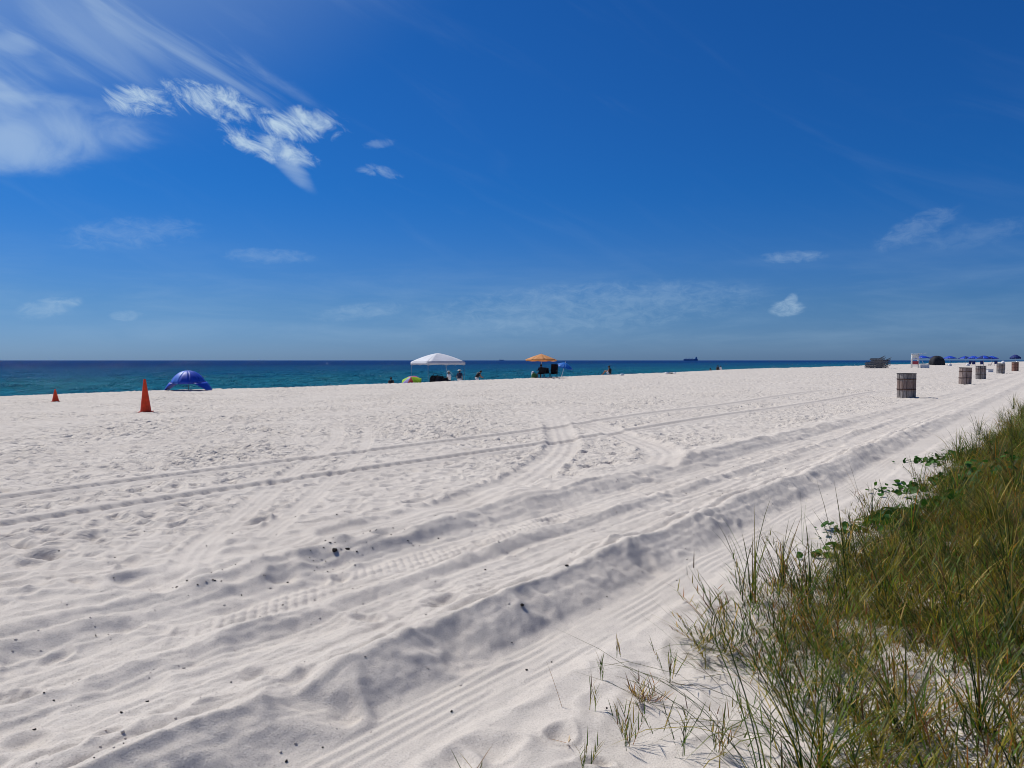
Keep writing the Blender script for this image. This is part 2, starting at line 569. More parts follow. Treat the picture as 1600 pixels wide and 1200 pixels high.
T.l.new(T.m('MINIMUM', T.m('MULTIPLY', fr.outputs[0], 0.45), 0.24), mx.inputs[0])
T.l.new(dif.outputs[0], mx.inputs[1])
T.l.new(glo.outputs[0], mx.inputs[2])
T.l.new(mx.outputs[0], T.n['Material Output'].inputs[0])
T.n.remove(b)
M['sea'] = m
sa = [42.0]
while sa[-1] < 40000:
    sa.append(sa[-1] + (0.45 if sa[-1] < 130 else max(0.45, (sa[-1] - 115) * 0.03)))
ta = [0.0]
while ta[-1] < 40000:
    ta.append(ta[-1] + (0.9 if ta[-1] < 190 else max(0.9, (ta[-1] - 175) * 0.06)))
ta = np.array([-v for v in ta[:0:-1] if v < 12 or v > 190] + ta)
SS, TT = np.meshgrid(np.array(sa), ta, indexing='ij')
X, Y = xy(TT, SS)
Z = np.full_like(X, SEA_Z)
damp = sstep(SS, 330, 120) * sstep(np.abs(TT), 330, 170)
for k in range(16):
    lam = 1.8 * 1.17 ** k
    a = rng.normal(0, 0.5)
    kx, ky = math.sin(a), math.cos(a)
    ph = rng.uniform(0, 6.28)
    Z += damp * 0.011 * lam ** 0.75 * np.sin((TT * kx + SS * ky) * 2 * math.pi / lam + ph + 0.8 * perlin(TT / (lam * 2.2), SS / (lam * 2.2), 90 + k))
mesh_np('sea', np.stack([X, Y, Z], -1).reshape(-1, 3), grid_faces(*X.shape), M['sea'], True, 'structure')
#PART3

# ------------------------------------------------------------------ small mesh kit
class MB:
    """collects solids, then links them as one mesh object"""
    def __init__(s):
        s.v, s.f = [], []

    def add(s, v, f):
        o = len(s.v)
        s.v += [tuple(p) for p in v]
        s.f += [tuple(i + o for i in q) for q in f]
        return s

    def box(s, c, d, rz=0.0, rx=0.0, ry=0.0):
        mt = Matrix.Rotation(rz, 3, 'Z') @ Matrix.Rotation(ry, 3, 'Y') @ Matrix.Rotation(rx, 3, 'X')
        v = [Vector(c) + mt @ Vector((a * d[0] / 2, b_ * d[1] / 2, e * d[2] / 2)) for a in (-1, 1) for b_ in (-1, 1) for e in (-1, 1)]
        return s.add(v, [(0, 1, 3, 2), (4, 6, 7, 5), (0, 4, 5, 1), (2, 3, 7, 6), (0, 2, 6, 4), (1, 5, 7, 3)])

    def tube(s, pts, r, n=8):
        pts = [Vector(p) for p in pts]
        rs = r if isinstance(r, (list, tuple)) else [r] * len(pts)
        v, f = [], []
        for i, p in enumerate(pts):
            d = (pts[min(i + 1, len(pts) - 1)] - pts[max(i - 1, 0)]).normalized()
            a = d.orthogonal().normalized() if i == 0 else (a - d * a.dot(d)).normalized()
            b_ = d.cross(a)
            for k in range(n):
                w_ = 2 * math.pi * k / n
                v.append(p + (a * math.cos(w_) + b_ * math.sin(w_)) * rs[i])
        for i in range(len(pts) - 1):
            for k in range(n):
                f.append((i * n + k, i * n + (k + 1) % n, (i + 1) * n + (k + 1) % n, (i + 1) * n + k))
        f.append(tuple(range(n - 1, -1, -1)))
        f.append(tuple((len(pts) - 1) * n + k for k in range(n)))
        return s.add(v, f)

    def lathe(s, prof, n=24, c=(0, 0, 0), sx=1.0, sy=1.0):
        v, f = [], []
        for r_, z_ in prof:
            for k in range(n):
                w_ = 2 * math.pi * k / n
                v.append((c[0] + r_ * sx * math.cos(w_), c[1] + r_ * sy * math.sin(w_), c[2] + z_))
        for i in range(len(prof) - 1):
            for k in range(n):
                f.append((i * n + k, i * n + (k + 1) % n, (i + 1) * n + (k + 1) % n, (i + 1) * n + k))
        f.append(tuple(range(n - 1, -1, -1)))
        f.append(tuple((len(prof) - 1) * n + k for k in range(n)))
        return s.add(v, f)

    def sheet(s, rows, th=0.008):
        """a thin cloth: grid of points given a thickness"""
        nr, nc = len(rows), len(rows[0])
        top = [Vector(p) for r_ in rows for p in r_]
        nor = []
        for i in range(nr):
            for j in range(nc):
                a = top[min(i + 1, nr - 1) * nc + j] - top[max(i - 1, 0) * nc + j]
                b_ = top[i * nc + min(j + 1, nc - 1)] - top[i * nc + max(j - 1, 0)]
                n_ = a.cross(b_)
                nor.append(n_.normalized() if n_.length > 1e-9 else Vector((0, 0, 1)))
        bot = [p - n_ * th for p, n_ in zip(top, nor)]
        f = []
        K = nr * nc
        for i in range(nr - 1):
            for j in range(nc - 1):
                a, b_, c, d = i * nc + j, i * nc + j + 1, (i + 1) * nc + j + 1, (i + 1) * nc + j
                f.append((a, b_, c, d))
                f.append((K + d, K + c, K + b_, K + a))
        for i in range(nr - 1):
            for j in (0, nc - 1):
                a, d = i * nc + j, (i + 1) * nc + j
                f.append((a, d, K + d, K + a) if j == 0 else (d, a, K + a, K + d))
        for j in range(nc - 1):
            for i in (0, nr - 1):
                a, b_ = i * nc + j, i * nc + j + 1
                f.append((b_, a, K + a, K + b_) if i == 0 else (a, b_, K + b_, K + a))
        return s.add(top + bot, f)

    def build(s, name, mat, parent=None, smooth=False, bevel=0.0):
        me = bpy.data.meshes.new(name)
        me.from_pydata([tuple(p) for p in s.v], [], s.f)
        me.materials.append(mat)
        bm = bmesh.new()
        bm.from_mesh(me)
        bmesh.ops.recalc_face_normals(bm, faces=bm.faces)
        bm.to_mesh(me)
        bm.free()
        if smooth:
            me.polygons.foreach_set('use_smooth', [True] * len(me.polygons))
        o = bpy.data.objects.new(name, me)
        col.objects.link(o)
        o.parent = parent
        if bevel:
            md = o.modifiers.new('bevel', 'BEVEL')
            md.width = bevel
            md.segments = 2
            md.limit_method = 'ANGLE'
        return o


def tag(o, label, cat, group=None):
    o['label'] = label
    o['category'] = cat
    if group:
        o['group'] = group
    return o


def thing(name, label, cat, loc, rz=0.0, group=None, tilt=(0, 0)):
    o = bpy.data.objects.new(name, None)
    o.empty_display_size = 0.2
    o.location = loc
    o.rotation_euler = (tilt[0], tilt[1], rz)
    col.objects.link(o)
    return tag(o, label, cat, group)


def dup(o, parent=None):
    c = o.copy()
    col.objects.link(c)
    c.parent = parent
    for ch in o.children:
        dup(ch, c)
    return c


def ground(X_, Y_, dz=0.0):
    return (X_, Y_, gz(X_, Y_) + dz)


def along(x, Y_):
    """world x of a photograph column at depth Y_"""
    return (x - 800) / 1200 * Y_


# ------------------------------------------------------------------ more materials
M['cone'] = plain('orange_plastic', (0.80, 0.062, 0.012), 0.5, 0.18, 9)
M['cone_base'] = plain('dark_orange_rubber', (0.38, 0.045, 0.02), 0.75, 0.3, 9)
M['blue_cloth'] = plain('blue_nylon', (0.016, 0.07, 0.52), 0.45, 0.15, 4, 0.5, transl=0.12)
M['blue_cloth_sunlit'] = plain('sunlit_blue_nylon', (0.06, 0.20, 0.72), 0.45, 0.15, 4, 0.5, transl=0.12)  # sun highlight painted in: lighter copy of the blue cloth for sun-side panels
M['sky_cloth'] = plain('bright_blue_nylon', (0.02, 0.19, 0.62), 0.5, 0.12, 4, 0.4, transl=0.25)
M['navy_cloth'] = plain('navy_canvas', (0.008, 0.025, 0.16), 0.7, 0.2, 4, transl=0.1)
M['white_cloth'] = plain('white_polyester', (0.80, 0.80, 0.82), 0.6, 0.06, 2, transl=0.30)
M['orange_cloth'] = plain('orange_canvas', (0.82, 0.47, 0.20), 0.7, 0.1, 4, transl=0.5)
M['pink_cloth'] = plain('pink_nylon', (0.75, 0.10, 0.32), 0.5, 0.1, 4, transl=0.3)
M['lime_cloth'] = plain('lime_nylon', (0.42, 0.68, 0.04), 0.5, 0.1, 4, transl=0.3)
M['violet_cloth'] = plain('violet_nylon', (0.42, 0.34, 0.62), 0.5, 0.1, 4, transl=0.3)
M['red_cloth'] = plain('red_nylon', (0.60, 0.05, 0.06), 0.5, 0.1, 4, transl=0.3)
M['white_metal'] = plain('white_painted_metal', (0.72, 0.73, 0.74), 0.45, 0.1, 5)
M['grey_metal'] = plain('grey_metal', (0.35, 0.36, 0.37), 0.4, 0.15, 5, metal=0.6)
M['dark_metal'] = plain('dark_metal', (0.035, 0.035, 0.04), 0.5, 0.2, 5)
M['black_fabric'] = plain('black_fabric', (0.012, 0.012, 0.015), 0.85, 0.3, 7)
M['charcoal'] = plain('charcoal_tarp', (0.020, 0.021, 0.028), 0.8, 0.35, 2)
M['green_bag'] = plain('green_bag', (0.05, 0.14, 0.04), 0.7, 0.2, 7)
M['white_wood'] = plain('white_painted_wood', (0.74, 0.74, 0.72), 0.6, 0.12, 6)
M['red_panel'] = plain('faded_red_panel', (0.40, 0.06, 0.08), 0.6, 0.2, 5)
M['grey_wood'] = plain('weathered_grey_wood', (0.17, 0.168, 0.165), 0.85, 0.35, 8, bump=0.2)
M['hull'] = plain('ship_hull_hazed', (0.09, 0.20, 0.40), 0.6, 0.1, 0.05)  # distance haze painted into the hull as pale blue
M['ship_hazed'] = plain('ship_upper_works_hazed', (0.14, 0.27, 0.46), 0.6, 0.1, 0.05)  # upper works, with the same haze put into the colour
M['dark_hair'] = plain('dark_hair', (0.012, 0.008, 0.006), 0.6, 0.2, 20)
M['skin_a'] = plain('tanned_skin', (0.36, 0.17, 0.095), 0.55, 0.08, 10)
M['skin_b'] = plain('brown_skin', (0.16, 0.07, 0.04), 0.55, 0.08, 10)
M['straw_hat'] = plain('pale_straw', (0.74, 0.66, 0.52), 0.8, 0.15, 30)
M['white_shirt'] = plain('white_cotton', (0.76, 0.76, 0.76), 0.85, 0.08, 8)
M['navy_shirt'] = plain('navy_cotton', (0.02, 0.03, 0.07), 0.85, 0.15, 8)
M['black_swim'] = plain('black_swimwear', (0.012, 0.012, 0.014), 0.6, 0.15, 8)
M['seaweed'] = plain('dried_seaweed', (0.022, 0.016, 0.012), 0.9, 0.4, 60)

# barrel wood: weathered grey boards, more or less rusty where the bands bleed
def boards(name, amount, r0, r1, tint):
    m, T, b = mat_new(name)
    tcn = T.node('ShaderNodeTexCoord')
    oi = T.node('ShaderNodeObjectInfo')
    sp = T.node('ShaderNodeSeparateXYZ')
    T.l.new(tcn.outputs['Object'], sp.inputs[0])
    vec = T.node('ShaderNodeVectorMath', operation='MULTIPLY')
    T.l.new(tcn.outputs['Object'], vec.inputs[0])
    vec.inputs[1].default_value = (1, 1, 0.12)
    addv = T.node('ShaderNodeVectorMath', operation='ADD')
    T.l.new(vec.outputs[0], addv.inputs[0])
    cb = T.node('ShaderNodeCombineXYZ')
    T.l.new(T.m('MULTIPLY', oi.outputs['Random'], 40.0), cb.inputs[0])
    T.l.new(T.m('MULTIPLY', oi.outputs['Random'], 17.0), cb.inputs[2])
    T.l.new(cb.outputs[0], addv.inputs[1])
    gn = T.noise(addv.outputs[0], 26, 5, 0.65)
    cc = T.mix(T.ss(gn, 0.3, 0.7), (0.115, 0.105, 0.098), (0.30, 0.275, 0.26))
    zz = T.m('ADD', sp.outputs[2], T.m('MULTIPLY', T.m('SUBTRACT', gn, 0.5), 0.3))
    rust = T.m('MULTIPLY', T.ss(zz, r0, r0 + 0.12), T.ss(zz, r1, r1 - 0.12))
    cc = T.mix(T.m('MULTIPLY', rust, amount), cc, T.mix(gn, (0.085, 0.040, 0.028), (0.30, 0.185, 0.14)))
    cc = T.mix(1.0, cc, T.mix(oi.outputs['Random'], tuple(0.72 * v for v in tint), tuple(1.15 * v for v in tint)), 'MULTIPLY')
    T.l.new(cc, b.inputs['Base Color'])
    b.inputs['Roughness'].default_value = 0.85
    b.inputs['Specular IOR Level'].default_value = 0.2
    T.l.new(T.bump(gn, 0.5, 0.006), b.inputs['Normal'])
    return m


M['boards_rust'] = boards('barrel_boards_rusty', 0.55, 0.26, 0.80, (1.3, 1.27, 1.24))
M['boards_brown'] = boards('barrel_boards_brown', 0.35, -0.3, 1.4, (1.5, 1.45, 1.4))
M['boards_grey'] = boards('barrel_boards_grey', 0.35, 0.45, 0.85, (1.4, 1.4, 1.38))
M['boards_red'] = boards('barrel_boards_reddish', 0.75, -0.3, 1.4, (1.25, 1.0, 0.92))
M['rust_band'] = plain('rusty_band', (0.065, 0.030, 0.022), 0.8, 0.4, 14)

# ------------------------------------------------------------------ traffic cones
def cone(label, X_, Y_, h, wb, rz):
    o = thing('traffic_cone', label, 'cone', ground(X_, Y_, -0.01), rz, None, (R(1.5), R(-1)))
    r0, r1 = wb * 0.37, wb * 0.085
    MB().lathe([(r0 * 1.06, 0.03), (r0, 0.05), (r0 * 0.985, 0.075), (r1, h - 0.02), (r1 * 0.96, h), (r1 * 0.6, h), (r1 * 0.55, h - 0.06)], 28).build('cone_body', M['cone'], o, True)
    bs = MB()
    bs.box((0, 0, 0.018), (wb, wb, 0.036))
    bs.build('base', M['cone_base'], o, bevel=0.012)
    return o


cone('tall red-orange traffic cone standing on open sand', along(227, 22.3), 22.3, 0.98, 0.40, R(18))
cone('short red-orange traffic cone close to the edge of the beach', along(86, 28.2), 28.2, 0.47, 0.30, R(30))

# ------------------------------------------------------------------ slatted barrels
def barrel(label, X_, Y_, rz, h=1.0, nslat=15, tilt=0.0, wood='boards_rust'):
    o = thing('trash_barrel', label, 'trash barrel', ground(X_, Y_, 0.0), rz, 'slatted trash barrels along the driven lane', (tilt, tilt * 0.6))
    r = 0.345
    dr = MB().lathe([(r - .05, 0.0), (r - .05, h - 0.10), (r - .075, h - 0.10), (r - .075, 0.25)], 32).build('drum', M['dark_metal'], o, True)
    MB().lathe([(r - .05, h - 0.07), (r - .03, h - 0.045), (r + .026, h - .012), (r + .03, h + .002), (r - .06, h + .004), (r - .075, h - .05)], 32).build('rim', M['dark_metal'], dr, True)
    w_ = 2 * math.pi * r / nslat
    me = None
    for k in range(nslat):
        if k == 0 or me is None:
            mb = MB()
            mb.box((0, 0, h * 0.485), (0.024, w_ * 0.90, h * 0.97))
            sl = mb.build('slat', M[wood], o, bevel=0.004)
            me = sl
        else:
            sl = me.copy()
            col.objects.link(sl)
            sl.parent = o
        a = 2 * math.pi * (k + 0.13 * random.uniform(-1, 1)) / nslat
        rr_ = r - 0.012 + random.uniform(-0.005, 0.006)
        sl.location = (rr_ * math.cos(a), rr_ * math.sin(a), random.uniform(-0.006, 0.012))
        sl.rotation_euler = (random.uniform(-.012, .012), random.uniform(-.012, .012), a)
    for z_ in (0.37, 0.77):
        MB().lathe([(r - 0.006, z_ * h - 0.018), (r + 0.018, z_ * h - 0.018), (r + 0.021, z_ * h), (r + 0.018, z_ * h + 0.018), (r - 0.006, z_ * h + 0.018)], 32).build('band', M['rust_band'], o, True)
    return o


barrel('slatted wooden trash barrel with a rust brown middle, largest of the row', along(1416.5, 31.4), 31.4, 0.3, 1.03)
barrel('slatted pale brown trash barrel, second from the rust brown one', along(1508, 47.5), 47.5, 1.1, 1.02, 16, R(1.2), 'boards_brown')
barrel('slatted grey trash barrel in the middle of the barrel row', along(1532.5, 58.5), 58.5, 0.7, 1.0, 14, 0.0, 'boards_grey')
barrel('slatted grey trash barrel, second last of the barrel row', along(1563.5, 76.5), 76.5, 2.0, 1.0, 15, R(-1.5), 'boards_grey')
barrel('slatted reddish brown trash barrel at the end of the row', along(1586, 90), 90, 2.6, 1.05, 13, 0.0, 'boards_red')
ob = thing('storage_box', 'low white box on the sand behind the barrel row', 'box', ground(along(1545, 84), 84), 0.3)
MB().box((0, 0, 0.16), (0.72, 0.5, 0.32)).build('body', M['white_wood'], ob, bevel=0.015)
MB().box((0, 0, 0.35), (0.78, 0.55, 0.05)).build('lid', M['white_metal'], ob, bevel=0.01)

# ------------------------------------------------------------------ umbrellas
def umbrella(name, label, loc, rad, pole_h, rise, cols, tilt=(0, 0), rz=0.0, group=None, drop=0.06, pole_m='white_metal', steep=1.6, nseg=8, finial=True, ribs=True):
    o = thing(name, label, 'umbrella', loc, rz, group, tilt)
    panels = []
    for k in range(nseg):
        rows = []
        for i in range(7):
            f = i / 6
            row = []
            for j in range(5):
                g_ = j / 4
                a = 2 * math.pi * (k + g_) / nseg
                sag = 1 - 0.07 * f * math.sin(math.pi * g_)
                r_ = rad * max(f, 0.015) * sag
                z_ = pole_h - rise * f ** steep - 0.03 * f * math.sin(math.pi * g_)
                row.append((r_ * math.cos(a), r_ * math.sin(a), z_))
            rows.append(row)
        last = [(p[0] * 1.004, p[1] * 1.004, p[2] - drop * (0.75 + 0.25 * math.sin(math.pi * j / 4))) for j, p in enumerate(rows[-1])]
        rows.append(last)
        pn_ = MB().sheet(rows, 0.006).build('panel', M[cols[k % len(cols)]], o, True)
        panels.append(pn_)
    pl = MB().tube([(0, 0, -0.25), (0, 0, pole_h + 0.02)], 0.02, 10).build('pole', M[pole_m], o, True)
    if finial:
        MB().lathe([(0.028, pole_h - 0.005), (0.03, pole_h + 0.03), (0.012, pole_h + 0.07), (0.004, pole_h + 0.11)], 10).build('finial', M[pole_m], pl, True)
    if ribs:
        for k in range(nseg):
            a = 2 * math.pi * k / nseg
            pts = [(rad * f * math.cos(a), rad * f * math.sin(a), pole_h - rise * f ** steep - 0.018) for f in (0.03, 0.35, 0.7, 0.97)]
            MB().tube(pts, 0.006, 5).build('rib', M['grey_metal'], panels[k], True)
    return o


# orange umbrella on the crest
Yo = 65.0
umbrella('beach_umbrella', 'orange beach umbrella on a white pole over dark chairs', ground(along(845.5, Yo), Yo), 1.36, 1.98, 0.48, ['orange_cloth'], (R(-2), R(1)), 0.2, drop=0.10, steep=1.15)
# small blue one below the crest
Yb = 74.0
umbrella('beach_umbrella', 'small bright blue beach umbrella leaning beside the dark chairs', ground(along(876, Yb), Yb), 0.86, 1.72, 0.42, ['sky_cloth'], (R(6), R(15)), 0.0, drop=0.08, steep=1.5)
# many-coloured small umbrella by the tent
Yr = 62.0
umbrella('beach_umbrella', 'low tilted umbrella of pink, lime and violet panels beside the white canopy', ground(along(645, Yr), Yr, 0.0), 0.84, 1.22, 0.40,
         ['pink_cloth', 'violet_cloth', 'pink_cloth', 'lime_cloth', 'violet_cloth', 'red_cloth', 'lime_cloth', 'lime_cloth'], (R(24), R(-14)), 0.35, drop=0.03, steep=1.5)
# far row of blue hire umbrellas
UL = 'blue hire umbrella in the far row behind the white lifeguard chair'
UG = 'far row of blue hire umbrellas'
for i, (px, Yd, rad, hh) in enumerate([(1441, 196, 1.75, 2.35), (1461, 214, 1.9, 2.4), (1484, 200, 1.6, 2.3), (1508, 226, 1.9, 2.3), (1521, 204, 1.5, 2.3), (1537, 178, 1.75, 2.3), (1549, 190, 1.6, 2.2)]):
    X_ = along(px, Yd)
    umbrella('hire_umbrella', 'blue hire umbrella ' + ['directly behind the lifeguard chair', 'half hidden behind the black heap', 'first past the black heap', 'in the far row, set back behind a white bundle', 'in the far row above the second white bundle', 'that is the widest of the far row', 'at the end of the far row, next to the widest'][i], ground(X_, Yd), rad, hh, 0.62, ['blue_cloth', 'navy_cloth'] if i % 2 else ['blue_cloth'], (R(random.uniform(-3, 3)), R(random.uniform(-3, 3))), random.uniform(0, 1), UG, 0.12, steep=1.3, ribs=False)
umbrella('hire_umbrella', 'dark navy hire umbrella above the last trash barrel', ground(along(1586, 128), 128), 0.82, 2.2, 0.5, ['navy_cloth'], (0, 0), 0.1, None, 0.2, steep=1.6, ribs=False)

# big blue sun shelter: a low domed umbrella with wings reaching to the sand
Ys = 38.2
sh = thing('sun_shelter', 'large blue domed umbrella shelter with side wings touching the sand', 'sun shelter', ground(along(294, Ys), Ys), R(8), None, (R(3), 0))
ns = 10
RX = 0.80
for k in range(ns):
    rows = []
    for i in range(9):
        f = i / 8
        row = []
        for j in range(5):
            a = 2 * math.pi * (k + j / 4) / ns
            th_ = f * R(66)
            r_ = 0.86 * max(math.sin(th_), 0.01) / math.sin(R(66)) * (1 - 0.05 * f * math.sin(math.pi * j / 4))
            row.append((r_ * math.cos(a) * 1.0, r_ * math.sin(a), 0.38 + 0.62 * (math.cos(th_) - math.cos(R(66))) / (1 - math.cos(R(66)))))
        rows.append(row)
    MB().sheet(rows, 0.006).build('panel', M['blue_cloth_sunlit' if k in (3, 4, 6) else 'blue_cloth'], sh, True)
for sx, a0, a1 in ((1, -62, 60), (-1, 120, 236)):
    rows = []
    for i in range(6):
        f = i / 5
        row = []
        for j in range(9):
            g_ = j / 8
            a = R(a0 + (a1 - a0) * g_)
            narrow = 1 - 0.62 * f
            a = R((a0 + a1) / 2) + (a - R((a0 + a1) / 2)) * narrow
            r_ = 0.85 + 0.27 * f ** 0.9
            row.append((r_ * math.cos(a), r_ * math.sin(a), 0.43 - 0.42 * f ** 1.15))
        rows.append(row)
    MB().sheet(rows, 0.006).build('side_wing', M['blue_cloth'], sh, True)
MB().tube([(0, 0, -0.2), (0, 0, 1.03)], 0.016, 8).build('pole', M['grey_metal'], sh, True)
for k in range(ns):
    a = 2 * math.pi * k / ns
    MB().tube([(0.855 * math.sin(f * R(66)) / math.sin(R(66)) * math.cos(a), 0.855 * math.sin(f * R(66)) / math.sin(R(66)) * math.sin(a), 0.365 + 0.62 * (math.cos(f * R(66)) - math.cos(R(66))) / (1 - math.cos(R(66)))) for f in (0.05, 0.4, 0.7, 0.98)], 0.006, 5).build('rib', M['grey_metal'], sh, True)

# ------------------------------------------------------------------ white pop-up canopy
Yt = 63.0
tx = along(684, Yt)
tent = thing('canopy_tent', 'white pop-up canopy tent with a peaked roof on the lower beach', 'canopy tent', (tx, Yt, gz(tx, Yt)), R(31))
A = 1.66
EAVE = 1.5 - 3 / 1200 * Yt - gz(tx, Yt) + 0.10
PEAK = 1.5 + 12.5 / 1200 * Yt - gz(tx, Yt)
corners = [(A, A), (-A, A), (-A, -A), (A, -A)]
for k in range(4):
    c0, c1 = Vector(corners[k]), Vector(corners[(k + 1) % 4])
    rows = []
    for i in range(9):
        f = i / 8
        row = []
        for j in range(9):
            p = c0.lerp(c1, j / 8) * max(f, 0.004)
            z_ = PEAK - (PEAK - EAVE) * (0.80 * f ** 1.55 + 0.20 * f) - 0.05 * math.sin(math.pi * j / 8) * math.sin(math.pi * f)
            row.append((p.x, p.y, z_))
        rows.append(row)
    pn = MB().sheet(rows, 0.006).build('roof_panel', M['white_cloth'], tent, True)
    rows = []
    for i in range(3):
        f = i / 2
        row = []
        for j in range(9):
            p = c0.lerp(c1, j / 8) * (1.006 + 0.004 * f)
            row.append((p.x, p.y, EAVE - 0.22 * f + 0.012 * math.sin(j * 2.1 + k) * f))
        rows.append(row)
    MB().sheet(rows, 0.006).build('valance', M['white_cloth'], pn, True)
    MB().tube([(c0.x * .97, c0.y * .97, -0.3), (c0.x * .97, c0.y * .97, EAVE - 0.03)], 0.013, 8).build('leg', M['grey_metal'], tent, True)
    q0, q1 = c0 * .965, c1 * .965
    tr = MB()
    for a, b_ in ((0, .5), (.5, 1)):
        p, q_ = q0.lerp(q1, a), q0.lerp(q1, b_)
        tr.tube([(p.x, p.y, EAVE - .28), (q_.x, q_.y, EAVE - .03)], 0.010, 5)
        tr.tube([(p.x, p.y, EAVE - .03), (q_.x, q_.y, EAVE - .28)], 0.010, 5)
    tr.build('truss', M['grey_metal'], tent, True)
MB().tube([(0, 0, EAVE - 0.25), (0, 0, PEAK - 0.02)], 0.018, 8).build('centre_pole', M['grey_metal'], tent, True)

# ------------------------------------------------------------------ people
POSE = {
    'stand': dict(pelvis=(0, 0, .93), spine=(0, -.01, 1.14), chest=(0, 0, 1.34), neck=(0, .01, 1.47), hb=(0, .03, 1.535), hm=(0, .035, 1.62), ht=(0, .03, 1.69),
                  sh=(.175, 0, 1.40), el=(.25, -.03, 1.13), wr=(.25, .07, .90), ha=(.245, .10, .81), hip=(.095, 0, .89), kn=(.105, .025, .49), an=(.11, -.01, .085), to=(.125, .15, .03)),
    'lean': dict(pelvis=(0, -.10, .90), spine=(0, -.03, 1.08), chest=(0, .10, 1.24), neck=(0, .19, 1.34), hb=(0, .25, 1.38), hm=(0, .30, 1.45), ht=(0, .32, 1.52),
                 sh=(.17, .13, 1.28), el=(.22, .25, 1.03), wr=(.18, .42, .92), ha=(.16, .49, .88), hip=(.095, -.10, .86), kn=(.11, .06, .48), an=(.12, -.03, .085), to=(.135, .13, .03)),
    'sit': dict(pelvis=(0, 0, .13), spine=(0, -.05, .33), chest=(0, -.04, .53), neck=(0, .0, .66), hb=(0, .03, .72), hm=(0, .04, .81), ht=(0, .035, .88),
                sh=(.17, -.03, .59), el=(.27, .10, .38), wr=(.17, .33, .40), ha=(.11, .41, .40), hip=(.10, .03, .13), kn=(.13, .40, .44), an=(.12, .62, .08), to=(.125, .76, .04)),
    'chair': dict(pelvis=(0, 0, .45), spine=(0, -.07, .64), chest=(0, -.10, .84), neck=(0, -.10, .97), hb=(0, -.08, 1.03), hm=(0, -.07, 1.12), ht=(0, -.075, 1.19),
                  sh=(.17, -.10, .90), el=(.27, -.02, .67), wr=(.24, .22, .64), ha=(.22, .31, .63), hip=(.10, .04, .44), kn=(.13, .42, .46), an=(.13, .56, .09), to=(.135, .70, .04)),
}
RAD = dict(pelvis=.135, spine=.115, chest=.135, neck=.055, hb=.062, hm=.092, ht=.062, sh=.062, el=.043, wr=.030, ha=.036, hip=.085, kn=.058, an=.038, to=.034)


def person(label, loc, rz, pose='stand', h=1.7, skin='skin_a', shirt=None, shorts='black_swim', hat=None, hair='dark_hair', group=None, sleeves=True):
    o = thing('person', label, 'person', loc, rz, group)
    o.scale = (h / 1.7,) * 3
    J = POSE[pose]
    names, pts, rad = [], [], []

    def jt(n, s_=0):
        p = J[n]
        names.append(n)
        pts.append((p[0] * s_ if s_ else p[0], p[1], p[2]))
        rad.append(RAD[n])
        return len(pts) - 1
    E = []
    pe = jt('pelvis'); sp_ = jt('spine'); ch = jt('chest'); ne = jt('neck'); hb = jt('hb'); hm = jt('hm'); ht = jt('ht')
    E += [(pe, sp_), (sp_, ch), (ch, ne), (ne, hb), (hb, hm), (hm, ht)]
    for s_ in (-1, 1):
        a, b_, c, d = (jt(n, s_) for n in ('sh', 'el', 'wr', 'ha'))
        E += [(ch, a), (a, b_), (b_, c), (c, d)]
        a, b_, c, d = (jt(n, s_) for n in ('hip', 'kn', 'an', 'to'))
        E += [(pe, a), (a, b_), (b_, c), (c, d)]
    me = bpy.data.meshes.new('body')
    me.from_pydata(pts, E, [])
    me.materials.append(M[skin])
    bo = bpy.data.objects.new('body', me)
    col.objects.link(bo)
    bo.parent = o
    sk = bo.modifiers.new('skin', 'SKIN')
    sk.use_smooth_shade = True
    for i, v in enumerate(me.skin_vertices[0].data):
        v.radius = (rad[i], rad[i] * (0.82 if names[i] in ('pelvis', 'spine', 'chest') else 1.0))
        v.use_root = (i == 0)
    su = bo.modifiers.new('sub', 'SUBSURF')
    su.levels = 2
    su.render_levels = 2
    P3 = {n: Vector(J[n]) for n in J}
    if shirt:
        mb = MB()
        mb.tube([P3['pelvis'] + Vector((0, 0, .02)), P3['spine'], P3['chest'], P3['chest'].lerp(P3['neck'], .55), P3['neck']], [.175, .160, .185, .15, .07], 14)
        for s_ in (-1, 1):
            f = Vector((s_, 1, 1))
            a, e = P3['sh'] * f, P3['el'] * f
            mb.tube([P3['chest'].lerp(a, .5), a, a.lerp(e, .75 if sleeves else .25)], [.09, .085, .068], 10)
        mb.build('shirt', M[shirt], o, True)
    if shorts:
        mb = MB()
        mb.tube([P3['pelvis'].lerp(P3['spine'], .45), P3['pelvis'], P3['pelvis'].lerp((P3['hip'] + Vector((-P3['hip'].x, 0, 0))), .8) - Vector((0, 0, .05))], [.155, .175, .13], 14)
        for s_ in (-1, 1):
            f = Vector((s_, 1, 1))
            a, e = P3['hip'] * f, P3['kn'] * f
            mb.tube([a, a.lerp(e, .25), a.lerp(e, .55)], [.115, .108, .092], 10)
        mb.build('shorts', M[shorts], o, True)
    hm_ = P3['hm']
    MB().lathe([(.07, -.075), (.100, -.03), (.106, .03), (.092, .075), (.05, .105), (.01, .112)], 14, (hm_.x, hm_.y - .018, hm_.z)).build('hair', M[hair], o, True)
    nb = MB()
    nb.tube([hm_ + Vector((0, .082, .012)), hm_ + Vector((0, .108, -.018)), hm_ + Vector((0, .088, -.026))], [.008, .013, .010], 6)
    nb.build('nose', M[skin], bo, True)
    if hat:
        z_ = hm_.z + .035
        MB().lathe([(.235, -.012), (.24, -.002), (.12, .018), (.112, .05), (.10, .105), (.06, .125), (.01, .128)], 18, (hm_.x, hm_.y - .01, z_)).build('hat', M[hat], o, True)
    return o


def put(x, Y_, dz=0.0):
    return ground(along(x, Y_), Y_, dz)


